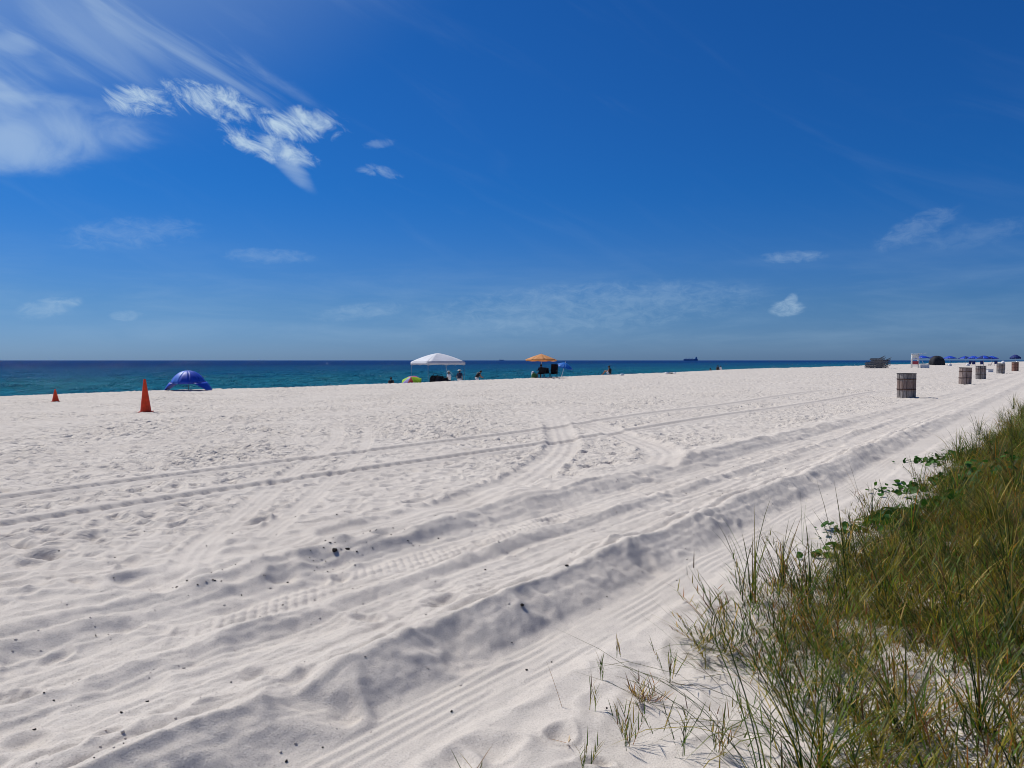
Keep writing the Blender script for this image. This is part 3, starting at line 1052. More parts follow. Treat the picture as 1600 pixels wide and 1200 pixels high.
person('person in dark swimwear standing alone at the water beyond the umbrella of many colours', put(611, 68.5), R(20), 'stand', 1.72, 'skin_b', 'black_swim', 'black_swim', sleeves=False)
person('person with a pale hat and white shirt standing under the white canopy', put(701.5, 69.5), R(60), 'stand', 1.68, 'skin_a', 'white_shirt', 'navy_shirt', 'straw_hat')
person('person with a wide pale hat and dark navy shirt standing beside the white canopy', put(718, 69.5), R(-15), 'stand', 1.70, 'skin_a', 'navy_shirt', 'white_shirt', 'straw_hat')
person('person in black top and pale shorts bending forward to the right of the canopy', put(746.5, 71.5), R(-70), 'lean', 1.74, 'skin_a', 'black_swim', 'white_shirt', sleeves=False)
person('person in a dark top and pale shorts sitting on the sand with knees drawn up', put(952, 74.5), R(72), 'sit', 1.68, 'skin_a', 'black_swim', 'white_shirt', sleeves=False)
person('lone dark figure standing by the water, left of a pair of bathers', put(1110, 136), R(20), 'stand', 1.66, 'skin_b', None, 'black_swim')
person('bather in dark swimwear in a pair standing by the water', put(1121.5, 130), R(-50), 'stand', 1.78, 'skin_b', 'black_swim', 'black_swim', sleeves=False)
person('bather in a white shirt in a pair standing by the water', put(1126, 129), R(40), 'stand', 1.60, 'skin_a', 'white_shirt', 'black_swim')

# ------------------------------------------------------------------ beach chairs and bags by the crest
def chair(label, loc, rz, seat_m, hback=0.95, frame_m='dark_metal'):
    o = thing('beach_chair', label, 'chair', loc, rz)
    rows = [[(x_, .30 - f * .62, .40 - f * .05 - .03 * math.sin(math.pi * g_)) for g_, x_ in ((0, -.28), (.5, 0), (1, .28))] for f in (0, .33, .66, 1)]
    MB().sheet(rows, 0.012).build('seat', M[seat_m], o, True)
    rows = [[(x_, -.32 - f * .26, .35 + f * (hback - .35) - .0) for x_ in (-.28, -.1, .1, .28)] for f in (0, .25, .5, .75, 1)]
    MB().sheet(rows, 0.014).build('backrest', M[seat_m], o, True)
    for s_ in (-.30, .30):
        MB().tube([(s_, .34, 0), (s_, -.34, .36), (s_, -.60, hback + .02)], 0.014, 6).build('leg', M[frame_m], o, True)
        MB().tube([(s_, -.36, 0), (s_, .32, .41)], 0.014, 6).build('leg', M[frame_m], o, True)
        MB().box((s_, .02, .60), (.06, .52, .03)).build('armrest', M[frame_m], o, bevel=.008)
    return o


ch1 = chair('low black folding chair under the orange umbrella with a person in it', put(845, 64.4), R(15), 'black_fabric', 0.86)
person('person in dark clothes seated in a folding chair under the orange umbrella', put(845, 64.4, -0.04), R(15), 'chair', 1.62, 'skin_b', 'navy_shirt', 'black_swim')
chair('high-backed black chair beside the pole of the orange umbrella', put(864.5, 64.2), R(165), 'black_fabric', 1.16)
chair('second black folding chair crowded beneath the orange umbrella', put(855, 65.3), R(-20), 'black_fabric', 0.80)


def bag(name, label, cat, loc, rz, d, mat, handle=True, seed=0):
    o = thing(name, label, cat, loc, rz)
    rows = []
    mb = MB()
    prof = [(0.0, 0.80), (0.10, 0.98), (0.45, 1.0), (0.75, 0.92), (0.93, 0.72), (1.0, 0.40)]
    n = 16
    v, f = [], []
    for hz, k in prof:
        for i in range(n):
            a = 2 * math.pi * i / n
            cx, sy = math.cos(a), math.sin(a)
            e = 0.55
            x_ = math.copysign(abs(cx) ** e, cx) * d[0] / 2 * k
            y_ = math.copysign(abs(sy) ** e, sy) * d[1] / 2 * k
            wob = 1 + 0.05 * math.sin(3 * a + seed + hz * 4)
            v.append((x_ * wob, y_ * wob, hz * d[2] * (1 + 0.06 * math.sin(2 * a + seed))))
    for i in range(len(prof) - 1):
        for k in range(n):
            f.append((i * n + k, i * n + (k + 1) % n, (i + 1) * n + (k + 1) % n, (i + 1) * n + k))
    f += [tuple(range(n - 1, -1, -1)), tuple((len(prof) - 1) * n + k for k in range(n))]
    bd_ = mb.add(v, f).build('body', M[mat], o, True)
    if handle:
        for s_ in (-1, 1):
            MB().tube([(-d[0] * .22, s_ * d[1] * .18, d[2] * .95), (-d[0] * .15, s_ * d[1] * .2, d[2] * 1.18), (d[0] * .15, s_ * d[1] * .2, d[2] * 1.18), (d[0] * .22, s_ * d[1] * .18, d[2] * .95)], 0.014, 6).build('handle', M['black_fabric'], bd_, True)
    return o


bag('beach_bag', 'small green bag with a pale top left of the chairs under the orange umbrella', 'bag', put(834.5, 64.0), 0.3, (.45, .35, .42), 'green_bag')
bag('beach_bag', 'white bundle on the green bag near the orange umbrella', 'bundle', put(832.5, 64.1, 0.0), 0.8, (.22, .2, .52), 'white_shirt', False, 2)
bag('gear_bag', 'largest black bag in the dark heap under the white canopy', 'bag', put(680, 62.2), 0.2, (.95, .6, .95), 'black_fabric', True, 1)
bag('gear_bag', 'medium black bag in the middle of the dark heap under the canopy', 'bag', put(688, 61.9), 0.7, (.8, .55, .82), 'charcoal', True, 2)
bag('gear_bag', 'low black bag at the end of the dark heap nearest the people in hats', 'bag', put(695, 61.8), 0.1, (.7, .5, .66), 'black_fabric', True, 3)
bag('gear_bag', 'black bundle under the tilted umbrella of many colours', 'bag', put(641.5, 60.8), 0.1, (.5, .4, .55), 'black_fabric', False, 4)
bag('beach_bag', 'white bundle lying on the crest of the sand, one of a pair', 'bundle', put(1042, 80.5), 0.4, (.42, .28, .17), 'white_shirt', False, 5)
bag('beach_bag', 'white bundle lying on the crest beside a dark towel roll', 'bundle', put(1054, 80.5), 0.9, (.40, .3, .16), 'white_shirt', False, 6)
bag('towel_roll', 'dark towel roll between two white bundles on the crest', 'towel', put(1048, 80.4), 0.05, (.55, .2, .13), 'navy_shirt', False, 7)
bag('beach_bag', 'small white bundle on the crest near the sitting person', 'bundle', put(972, 72.5), 0.3, (.35, .25, .15), 'white_shirt', False, 8)

# ------------------------------------------------------------------ stack of loungers
def make_lounger(label, group):
    o = thing('beach_lounger', label, 'lounger', (0, 0, 0), 0, group)
    for s_ in (-.31, .31):
        MB().box((-.1, s_, .0), (1.75, .055, .10)).build('side_rail', M['grey_wood'], o)
    for k in range(6):
        MB().box((-.85 + k * .215, 0, .062), (.15, .66, .022)).build('slat', M['grey_wood'], o)
    bk = MB().box((.63, 0, .25), (.90, .62, .028), ry=R(-27)).build('backrest', M['grey_wood'], o)
    for s_ in (-.27, .27):
        MB().box((.63, s_, .235), (.96, .05, .05), ry=R(-27)).build('back_rail', M['grey_wood'], bk)
    return o


LG = 'loungers piled in the stack near the lifeguard chair'
lou = make_lounger('grey weathered wooden lounger in the pile near the lifeguard chair', LG)
Yl = 118.0
first = True
for (dx, n, base, dy) in ((-0.75, 7, 0.06, 0.35), (-0.05, 11, 0.06, 0.0), (0.62, 9, 0.06, -0.35)):
    X_ = along(1371, Yl) + dx
    for k in range(n):
        o = lou if first else dup(lou)
        first = False
        o['label'] = 'grey weathered wooden lounger in the %s stack of the lounger pile' % {7: 'lowest', 9: 'second tallest', 11: 'tallest'}[n]
        o.location = (X_ + random.uniform(-.15, .15), Yl + dy + random.uniform(-.03, .03), gz(X_, Yl + dy) + base + k * 0.142)
        o.rotation_euler = (random.uniform(-.03, .03), random.uniform(-.02, .02), R(-25) + random.uniform(-.12, .12))

# ------------------------------------------------------------------ lifeguard chair
Yg = 124.0
gx = along(1429.5, Yg)
lg = thing('lifeguard_chair', 'tall white wooden lifeguard chair with a red panel on the sand', 'lifeguard chair', (gx, Yg, gz(gx, Yg)), R(-22))
for a in (-.5, .5):
    for c in (-.55, .55):
        MB().tube([(a, c * 1.25, 0), (a * .92, c * .9, 2.28)], 0.062, 8).build('post', M['white_wood'], lg, True)
for k in range(6):
    z_ = 0.30 + k * 0.36
    if 0.45 < z_ < 1.0:
        continue
    MB().box((0, -.62 + .028 * k, z_), (.98, .05, .12)).build('rung', M['white_wood'], lg, bevel=.008)
MB().box((0, -.665, .80), (.86, .03, .52)).build('sign_panel', M['red_panel'], lg, bevel=.006)
MB().box((0, 0, 1.42), (.96, 1.0, .06)).build('seat', M['white_wood'], lg, bevel=.01)
MB().box((0, .46, 1.82), (.96, .05, .62)).build('backrest', M['white_wood'], lg, bevel=.01)
for a in (-.47, .47):
    MB().box((a, 0, 1.66), (.07, .95, .05)).build('armrest', M['white_wood'], lg, bevel=.01)
MB().box((.52, 0, 2.30), (2.2, 1.3, .05), ry=R(-4)).build('roof_board', M['white_wood'], lg, bevel=.01)
MB().tube([(1.45, -.5, 0), (1.5, -.5, .02), (.55, -.45, 2.0)], 0.03, 6).build('brace', M['white_wood'], lg, True)
bx = thing('rescue_box', 'low white box with a pale lid standing beside the lifeguard chair', 'box', ground(gx + 1.2, Yg - .7), R(-22))
MB().box((0, 0, .28), (1.25, .7, .50)).build('body', M['white_wood'], bx, bevel=.02)
MB().box((0, 0, .555), (1.31, .76, .05)).build('lid', M['white_metal'], bx, bevel=.01)
for a in (-.5, .5):
    for c in (-.26, .26):
        MB().box((a, c, .015), (.09, .09, .05)).build('foot', M['grey_wood'], bx)

# ------------------------------------------------------------------ dark covered heap and hire-stand clutter far along the beach
Yh = 188.0
hx = along(1464, Yh)
hp = thing('covered_heap', 'large black rounded heap under a tarp in front of the blue umbrellas', 'tarp heap', (hx, Yh, gz(hx, Yh) - .05), 0.2)
rows = []
for i in range(13):
    f = i / 12
    row = []
    for j in range(33):
        a = 2 * math.pi * j / 32
        w_ = 1 + 0.07 * math.sin(5 * a + 1.3) + 0.05 * math.sin(9 * a) * f
        r_ = max(1.95 * math.sin(f * math.pi / 2) ** 0.85, 0.02) * w_
        row.append((r_ * math.cos(a), r_ * math.sin(a) * .8, 2.25 * math.cos(f * math.pi / 2) ** 0.75 * (1 + 0.05 * math.sin(3 * a + 6 * f))))
    rows.append(row)
MB().sheet(rows, 0.01).build('tarp', M['charcoal'], hp, True)
MB().tube([(2.0 * math.cos(a) * 0.98, 1.6 * math.sin(a) * 0.98, .16) for a in [2 * math.pi * k / 24 for k in range(25)]], 0.03, 5).build('tie_rope', M['grey_wood'], hp, True)
for i, (px, Yd) in enumerate(((1482, 168), (1514, 172), (1521, 166), (1534, 160), (1546, 165), (1556, 170))):
    chair('dark hire chair below the blue umbrellas, %s' % ['next to the black heap', 'with a white towel bundle', 'behind the white bundle', 'under the widest umbrella', 'right of the widest umbrella', 'last before the barrels'][i],
          put(px, Yd), R(random.uniform(-60, 60)), 'navy_cloth', 1.05, 'dark_metal')
for i, (px, Yd) in enumerate(((1484, 160), (1512, 162), (1567, 95))):
    bag('towel_bundle', ['white towel bundle between the black heap and the blue umbrellas', 'white towel bundle on the sand under the middle blue umbrellas', 'pale sack poking up behind the second last barrel'][i], 'towel', put(px, Yd), .4, (.8, .5, .5 if i < 2 else 1.0) if i < 2 else (.45, .4, 1.12), 'white_shirt', False, i)

# ------------------------------------------------------------------ ships on the horizon
def ship(label, px, Yd, L, rz=0.0):
    o = thing('cargo_ship', label, 'ship', (along(px, Yd), Yd, SEA_Z), rz)
    k = L / 100
    v, f = [], []
    prof = [(-50, 5.5), (-47, 7), (-20, 7.5), (25, 7.5), (42, 5), (50, .4)]
    for x_, w_ in prof:
        top = 9.0 + (2.2 if x_ > 38 else (1.4 if x_ < -44 else 0))
        for y_, z_ in ((-w_ * .8, -1), (-w_, top), (w_, top), (w_ * .8, -1)):
            v.append((x_ * k, y_ * k, z_ * k))
    for i in range(len(prof) - 1):
        for j in range(4):
            f.append((i * 4 + j, i * 4 + (j + 1) % 4, (i + 1) * 4 + (j + 1) % 4, (i + 1) * 4 + j))
    f += [(3, 2, 1, 0), tuple((len(prof) - 1) * 4 + j for j in range(4))]
    MB().add(v, f).build('hull', M['hull'], o)
    mb = MB().box((-38 * k, 0, 15 * k), (14 * k, 12 * k, 12.5 * k)).box((-38 * k, 0, 22.5 * k), (10 * k, 13 * k, 3.5 * k))
    mb.build('superstructure', M['ship_hazed'], o)
    MB().tube([(-43 * k, 0, 20 * k), (-43 * k, 0, 28 * k)], 2.2 * k, 10).build('funnel', M['hull'], o)
    for x_ in (-14, 8, 28):
        MB().tube([(x_ * k, 0, 8 * k), (x_ * k, 0, 21 * k)], 1.1 * k, 6).tube([(x_ * k, 0, 19 * k), ((x_ + 13) * k, 0, 14.5 * k)], .7 * k, 5).build('crane', M['hull'], o)
    for x_ in (-24, -3, 18):
        MB().box((x_ * k, 0, 10.2 * k), (13 * k, 11 * k, 3 * k)).build('hatch', M['ship_hazed'], o)
    return o


ship('large cargo ship with deck cranes on the horizon', 1079, 7600, 140, R(180))
ship('tiny distant ship on the horizon left of the orange umbrella', 784, 14500, 90, 0)
#PART4

# ------------------------------------------------------------------ dune vegetation
def grass_mat(name, transl=0.45):
    m, T, b = mat_new(name)
    at = T.node('ShaderNodeAttribute', attribute_name='col')
    c = at.outputs['Color']
    T.l.new(c, b.inputs['Base Color'])
    b.inputs['Roughness'].default_value = 0.55
    b.inputs['Specular IOR Level'].default_value = 0.25
    tr = T.node('ShaderNodeBsdfTranslucent')
    T.l.new(c, tr.inputs['Color'])
    mx = T.node('ShaderNodeMixShader')
    mx.inputs[0].default_value = transl
    T.l.new(b.outputs[0], mx.inputs[1])
    T.l.new(tr.outputs[0], mx.inputs[2])
    T.l.new(mx.outputs[0], T.n['Material Output'].inputs[0])
    return m


M['grass'] = grass_mat('dune_grass_blades')
GREEN = np.array([0.090, 0.178, 0.011])
DEEP = np.array([0.016, 0.060, 0.008])
OLIVE = np.array([0.260, 0.220, 0.012])
STRAW = np.array([0.580, 0.410, 0.110])
BROWN = np.array([0.120, 0.050, 0.018])
RUST = np.array([0.400, 0.160, 0.016])
PAL = np.stack([GREEN, DEEP, OLIVE, STRAW, BROWN, RUST])


class Blades:
    """ribbon-like blades collected as arrays"""
    def __init__(s):
        s.V, s.F, s.C, s.n = [], [], [], 0

    def add(s, base, az, length, lean, bend, width, colr, seg=3):
        """base (n,3); az direction; lean = start angle from vertical; bend = extra angle gained to the tip"""
        n = len(base)
        if n == 0:
            return
        hx, hy = np.sin(az), np.cos(az)
        side = np.stack([hy, -hx, np.zeros(n)], -1)
        p = base.copy()
        rows = []
        for i in range(seg + 1):
            f = i / seg
            wd = width * (1.0 - 0.35 * f if i < seg else 0.06)
            rows.append(p - side * wd[:, None] * 0.5)
            rows.append(p + side * wd[:, None] * 0.5)
            a = lean + bend * ((i + 0.5) / seg) ** 1.3
            st = length / seg
            p = p + np.stack([np.sin(a) * hx, np.sin(a) * hy, np.cos(a)], -1) * st[:, None]
        V = np.stack(rows, 1)
        m_ = V.shape[1]
        idx = s.n + np.arange(n)[:, None] * m_
        fs = [np.stack([idx[:, 0] + 2 * i, idx[:, 0] + 2 * i + 1, idx[:, 0] + 2 * i + 3, idx[:, 0] + 2 * i + 2], -1) for i in range(seg)]
        s.V.append(V.reshape(-1, 3))
        s.F.append(np.concatenate(fs))
        tip = np.linspace(0, 1, seg + 1).repeat(2)[None, :, None]
        cc = colr[:, None, :] + (STRAW - colr[:, None, :]) * (tip ** 2) * 0.22
        s.C.append(cc.reshape(-1, 3))
        s.n += n * m_

    def build(s, name, parent=None, mat=None, origin=(0, 0, 0)):
        V = np.concatenate(s.V) - np.array(origin)
        o = mesh_np(name, V, np.concatenate(s.F), mat or M['grass'], False, None, parent)
        ca = o.data.color_attributes.new('col', 'FLOAT_COLOR', 'POINT')
        C = np.concatenate(s.C)
        ca.data.foreach_set('color', np.hstack([C, np.ones((len(C), 1))]).astype(np.float32).ravel())
        return o


def pick(n, w):
    w = np.array(list(w) + [0.4 * w[4]] * (6 - len(w)), float)
    c = PAL[rng.choice(6, n, p=w / w.sum())]
    return c * rng.uniform(0.4, 1.2, (n, 1)) * rng.uniform(0.9, 1.1, (n, 3))


def pickp(x, y, w, g=1.0):
    """colours that hold together plant by plant: green stands, olive mats, rusty dead patches"""
    n = len(x)
    n1 = perlin(x / 0.55, y / 0.55, 130) + 0.5 * perlin(x / 0.2, y / 0.2, 132)
    n2 = perlin(x / 0.45, y / 0.45, 131) + 0.5 * perlin(x / 0.18, y / 0.18, 133)
    p1, p2, m1 = np.clip(n1, 0, 1), np.clip(n2, 0, 1), np.clip(-n1, 0, 1)
    wt = np.stack([w[0] * (0.6 + 4 * p1) * g, w[1] * (0.25 + 9 * p1) * g, w[2] * (0.5 + 5 * m1),
                   w[3] * (0.4 + 2.5 * m1), w[4] * (0.4 + 5 * p2), 0.6 * w[4] * (0.1 + 9 * np.clip(n2 - n1 * .5, 0, 1))], -1)
    wt = wt / wt.sum(1, keepdims=True)
    c = PAL[(rng.random((n, 1)) > np.cumsum(wt, 1)).sum(1).clip(0, 5)]
    return c * rng.uniform(0.35, 1.25, (n, 1)) * rng.uniform(0.9, 1.1, (n, 3))


def edge_s(t):
    return 1.62 + 0.30 * perlin(t / 2.1, 0 * t, 101) + 0.16 * perlin(t / 0.6, 0 * t, 102) - 0.15 - 0.68 * sstep(t, 4.0, 2.6) + 0.32 * sstep(t, 3.5, 4.2) * sstep(t, 6.4, 5.2)


def scatter(n, t0, t1, s0, s1, power=1.0):
    t = t0 + (t1 - t0) * rng.random(n) ** power
    s = s0 + (s1 - s0) * rng.random(n)
    return t, s


def keep_density(t, s, sparse_near=True):
    e = edge_s(t)
    d = np.clip((e - s) / 0.45, 0, 1)
    x, y = xy(t, s)
    cl = 0.5 + 1.3 * perlin(x / 0.55, y / 0.55, 110) + 0.7 * perlin(x / 0.2, y / 0.2, 111)
    base = d * np.clip(cl + 0.15 + 0.85 * sstep(t, 4.0, 6.5), 0.03, 1)
    if sparse_near:
        base = base * (0.15 + 0.85 * sstep(t, 3.9, 5.2))
    return base * (np.hypot(x, y) > 1.75)


def pos(t, s):
    x, y = xy(t, s)
    return np.stack([x, y, height(x, y) - 0.01], -1)


mass = Blades()
zones = [  # count, t0, t1, s0, s1
    (60000, 1.6, 8.0, -0.9, 2.0), (50000, 8.0, 18.0, -0.8, 2.0), (26000, 18.0, 48.0, -0.6, 2.1), (20000, 1.0, 40.0, -5.0, -0.6), (9000, -9.0, 1.8, -5.0, -1.2)]
for cnt, t0, t1, s0, s1 in zones:
    t, s = scatter(cnt, t0, t1, s0, s1, 1.25)
    kp = rng.random(cnt) < keep_density(t, s)
    t, s = t[kp], s[kp]
    n = len(t)
    far = sstep(t, 5, 12)
    xx, yy = xy(t, s)
    clump = np.clip(0.85 + 0.75 * perlin(xx / .75, yy / .75, 120) + 0.4 * perlin(xx / .28, yy / .28, 121), .4, 1.7)
    wind = np.where(rng.random(n) < .3, rng.normal(-1.9, .8, n), rng.uniform(0, 6.28, n))
    # low tangled thatch
    mass.add(pos(t, s), wind, rng.uniform(.10, .30, n) * (1 + .45 * far) * clump, rng.uniform(.6, 1.45, n), rng.uniform(-.3, .5, n),
             rng.uniform(.003, .0065, n) * (1 + .5 * far), pickp(xx, yy, (2.0, 2.2, 3, 1.4, 3.6), 1 + 2.5 * far), 2)
    # upright leafy shoots
    k = rng.random(n) < 0.45
    t2, s2 = t[k] + rng.normal(0, .03, k.sum()), s[k] + rng.normal(0, .03, k.sum())
    n2 = len(t2)
    far = sstep(t2, 5, 12)
    mass.add(pos(t2, s2), wind[k] + rng.normal(0, .4, n2), rng.uniform(.13, .34, n2) * (1 + .70 * far) * clump[k], rng.uniform(.2, 1.25, n2), rng.uniform(.3, 1.7, n2),
             rng.uniform(.004, .0080, n2) * (1 + .4 * far), pickp(xx[k], yy[k], (3.4, 3.4, 3.0, .8, 1.5), 1 + 3.5 * far), 3)
# branching runners with short stiff leaves
ns = 3400
t, s = scatter(ns * 4, 1.6, 12, -0.4, 2.1, 1.5)
kp = rng.random(len(t)) < np.clip((edge_s(t) + 0.06 - s) / 0.35, 0, 1) * np.clip(0.40 + 1.5 * perlin(xy(t, s)[0] / .35, xy(t, s)[1] / .35, 140), 0.04, 1) * (np.hypot(*xy(t, s)) > 1.75)
t, s = t[kp][:ns], s[kp][:ns]
n = len(t)
B0 = pos(t, s)
az = rng.uniform(0, 6.28, n)
ln = rng.uniform(.16, .42, n)
le = rng.uniform(.45, 1.4, n)
mass.add(B0, az, ln, le, 0 * le, np.full(n, .0042), pickp(B0[:, 0], B0[:, 1], (1, .6, 2, 1.0, 2.5)), 2)
dirv = np.stack([np.sin(le) * np.sin(az), np.sin(le) * np.cos(az), np.cos(le)], -1)
for q in range(9):
    f = 0.22 + 0.78 * q / 8
    sgn = 1 if q % 2 else -1
    p = B0 + dirv * (ln * f)[:, None]
    mass.add(p, az + sgn * rng.uniform(.5, 1.0, n), rng.uniform(.05, .13, n), np.clip(le * .6 + .25, 0, 1.4), rng.uniform(0, .5, n), rng.uniform(.004, .0068, n), pickp(B0[:, 0], B0[:, 1], (4, 2.4, 4, 1.0, 1.0)), 2)
dg = mass.build('dune_grass')
dg['kind'] = 'stuff'
tag(dg, 'tangled olive green and straw dune grass covering the foot of the dune', 'grass')

# tall tussocks and seed stalks, one plant each
def tussock(t, s, nb, hmin, hmax, spread=1.0, w=(2.4, 6, 1.8, .8, .5), label=None, lean_az=None, wid=(.0045, .009)):
    B = Blades()
    x, y = xy(t, s)
    z = gz(x, y)
    rad_ = rng.uniform(0, .06, nb)
    a = rng.uniform(0, 6.28, nb)
    base = np.stack([x + rad_ * np.cos(a), y + rad_ * np.sin(a), np.full(nb, z - .02)], -1)
    az_ = rng.uniform(0, 6.28, nb) if lean_az is None else rng.normal(lean_az, .75, nb)
    B.add(base, az_, rng.uniform(hmin, hmax, nb), rng.uniform(.05, .60, nb) * spread, rng.uniform(.25, 1.5, nb) * spread, rng.uniform(wid[0], wid[1], nb), pick(nb, w), 5)
    o = B.build('grass_tussock', origin=(x, y, z))
    o.location = (x, y, z)
    return tag(o, label or 'tall tuft of long arching green blades standing out of the dune grass', 'grass tuft', None if label else 'tall grass tufts in the dune grass')


def at_px(x, Yd):
    return ts(along(x, Yd), Yd)


for (px, Yd, nb, h0, h1, sp_) in [
        (1290, 2.78, 40, .28, .55, 1.5), (1420, 2.95, 44, .32, .62, 1.35), (1540, 3.0, 50, .35, .70, 1.3), (1330, 3.25, 34, .25, .5, 1.3),
        (1262, 4.9, 46, .35, .62, .9), (1175, 4.95, 16, .45, .78, .55), (1225, 5.3, 30, .3, .55, 1.0), (1390, 4.7, 40, .3, .6, 1.0), (1330, 5.7, 36, .3, .6, .9), (1590, 3.9, 50, .35, .7, 1.2),
        (1500, 4.4, 46, .3, .62, 1.2), (1585, 5.2, 50, .35, .7, 1.1), (1480, 5.6, 40, .3, .55, 1.1), (1555, 6.6, 46, .35, .65, 1.0), (1430, 6.6, 34, .35, .6, .9), (1590, 8.0, 46, .5, .9, .8),
        (1365, 7.4, 24, .35, .62, .8), (1500, 8.4, 40, .4, .7, .8), (1440, 9.2, 26, .35, .6, .8), (1560, 10.4, 44, .4, .75, .8), (1500, 11.6, 34, .4, .65, .8), (1592, 12.5, 44, .45, .75, .8),
        (1545, 13.8, 36, .4, .65, .8), (1580, 16.5, 40, .4, .7, .8), (1530, 16.2, 26, .35, .6, .8), (1597, 20.5, 40, .4, .7, .8), (1565, 19.5, 26, .35, .6, .8), (1585, 24.5, 30, .4, .65, .8)]:
    t, s = at_px(px, Yd)
    tussock(t, s, nb, h0, h1, sp_)
for (px, Yd, nb, lab) in ((1265, 2.75, 26, 'long dark green blades arching low over the bare sand from the nearest grass'), (1200, 2.62, 16, 'pale green blades sweeping flat across the sand beside the long dark ones'), (1330, 4.55, 22, 'sheaf of long dark blades combed over the middle of the grass')):
    t, s = at_px(px, Yd)
    tussock(t, s, nb, .55, .95, 1.25, (2, 6, 1.5, .6, .2), lab, -1.45, (.004, .0075))
# single plants out on the bare sand, each where it stands
def sprig(label, px, Yd, stems, h0, h1, lean=(.1, .7), leafy=True, w=(4, 3, 3, 1, .6), az=None, cat='grass sprig', name='grass_sprig'):
    B = Blades()
    X_, Y_ = along(px, Yd), Yd
    z = gz(X_, Y_)
    n = stems
    base = np.stack([X_ + rng.normal(0, .012, n), Y_ + rng.normal(0, .012, n), np.full(n, z - .012)], -1)
    az_ = rng.uniform(0, 6.28, n) if az is None else rng.normal(az, .5, n)
    ln_ = rng.uniform(h0, h1, n)
    le_ = rng.uniform(lean[0], lean[1], n)
    B.add(base, az_, ln_, le_, np.zeros(n) + .1, np.full(n, .0035), pick(n, w), 3)
    if leafy:
        dv = np.stack([np.sin(le_) * np.sin(az_), np.sin(le_) * np.cos(az_), np.cos(le_)], -1)
        for q in range(7):
            f = .3 + .7 * q / 6
            B.add(base + dv * (ln_ * f)[:, None], az_ + (1 if q % 2 else -1) * rng.uniform(.5, 1.1, n), rng.uniform(.04, .09, n), np.clip(le_ * .6 + .3, 0, 1.4), rng.uniform(0, .3, n), np.full(n, .0042), pick(n, w), 2)
    o = B.build(name, origin=(X_, Y_, z))
    o.location = (X_, Y_, z)
    return tag(o, label, cat)


sprig('bare brown stick standing at a slant in the sand beside the dune', 885, 3.45, 2, .17, .24, (.30, .42), False, (0, 0, .4, .6, 3), R(-65), 'twig', 'dry_twig')
sprig('thin green sprig with spiky leaves right of the slanting stick', 926, 3.38, 2, .09, .15, (.1, .35))
sprig('short sprig standing where the tyre grooves meet the soft sand', 943, 3.72, 2, .07, .10, (.1, .3))
sprig('tiny sprig alone on the sand just uphill of the tyre grooves', 966, 3.98, 2, .06, .09, (.0, .3), True, (2, 1, 2, 2, 2))
sprig('bushy dark green tuft of short leaves alone on the sand', 982, 3.10, 7, .10, .17, (.1, .8))
sprig('dead brown curled clump of grass with a few green leaves', 1012, 3.48, 16, .06, .13, (.5, 1.4), True, (.5, .2, 1, 1.5, 5), None, 'dead grass')
sprig('leafy green sprig leaning over the bare sand below the brown clump', 1034, 3.12, 2, .16, .22, (.25, .6))
sprig('cluster of upright green shoots behind the brown clump', 1050, 3.70, 5, .12, .20, (.1, .5))
sprig('dry yellow star-shaped sprig low on the sand far from the dune', 738, 2.86, 9, .06, .14, (.6, 1.4), False, (1.5, .3, 2, 2, 2))
sprig('small green sprig with a reddish stalk in the soft sand', 912, 2.88, 3, .10, .16, (.1, .6))
sprig('reddish dry curl of grass lying on the sand', 893, 3.12, 5, .05, .11, (.9, 1.5), False, (0, 0, .5, 1, 5), None, 'dead grass')
sprig('upright sprig at the edge of the dense grass with sand round it', 1066, 2.98, 4, .14, .22, (.1, .5))
sprig('brownish tuft beside the first dense grass', 1130, 2.98, 9, .10, .20, (.1, .7), True, (2, 1, 3, 2, 3))
sprig('low leafy sprig on the sand tongue inside the grass', 1170, 3.25, 6, .10, .20, (.1, .8))
sprig('flattened runner tuft where bare sand meets the grass', 1092, 4.25, 8, .12, .26, (.5, 1.3), True, (2, 1, 3, 2, 2))
sprig('wispy pale stalks arching out of the grass over the sand', 1165, 5.2, 6, .35, .60, (.25, .7), False, (2, 1, 3, 2, 1), R(-70), 'grass stalks')
sprig('two tall thin seed stalks rising above the grass edge', 1258, 6.5, 2, .40, .55, (.0, .12), False, (1, .5, 2, 2, 2), None, 'grass stalks')
sprig('tall bent seed stalks leaning out from the vine patch', 1350, 8.2, 6, .40, .62, (.25, .75), False, (2, 2, 2, 1.5, 1), R(-60), 'grass stalks')

# ------------------------------------------------------------------ beach vine with round leaves
m, T, b = mat_new('vine_leaf')
oi = T.node('ShaderNodeObjectInfo')
cc = T.mix(oi.outputs['Random'], (0.016, 0.070, 0.008), (0.055, 0.150, 0.014))
T.l.new(cc, b.inputs['Base Color'])
b.inputs['Roughness'].default_value = 0.6
b.inputs['Specular IOR Level'].default_value = 0.25
tr = T.node('ShaderNodeBsdfTranslucent')
T.l.new(cc, tr.inputs['Color'])
mx = T.node('ShaderNodeMixShader')
mx.inputs[0].default_value = 0.3
T.l.new(b.outputs[0], mx.inputs[1])
T.l.new(tr.outputs[0], mx.inputs[2])
T.l.new(mx.outputs[0], T.n['Material Output'].inputs[0])
M['leaf'] = m
M['vine_stem'] = plain('vine_stem', (0.10, 0.055, 0.025), 0.7, 0.3, 30)
lm = bpy.data.meshes.new('leaf')
lv, lf = [(0, 0, 0)], []
for k in range(14):
    a = 2 * math.pi * k / 14
    r_ = 0.040 * (1 + 0.12 * math.cos(2 * a)) * (0.72 if k == 7 else 1.0)
    lv.append((r_ * math.cos(a) + 0.0, r_ * math.sin(a) * .9, 0.010 * abs(math.sin(a)) ** 1.5))
lf = [(0, 1 + k, 1 + (k + 1) % 14) for k in range(14)]
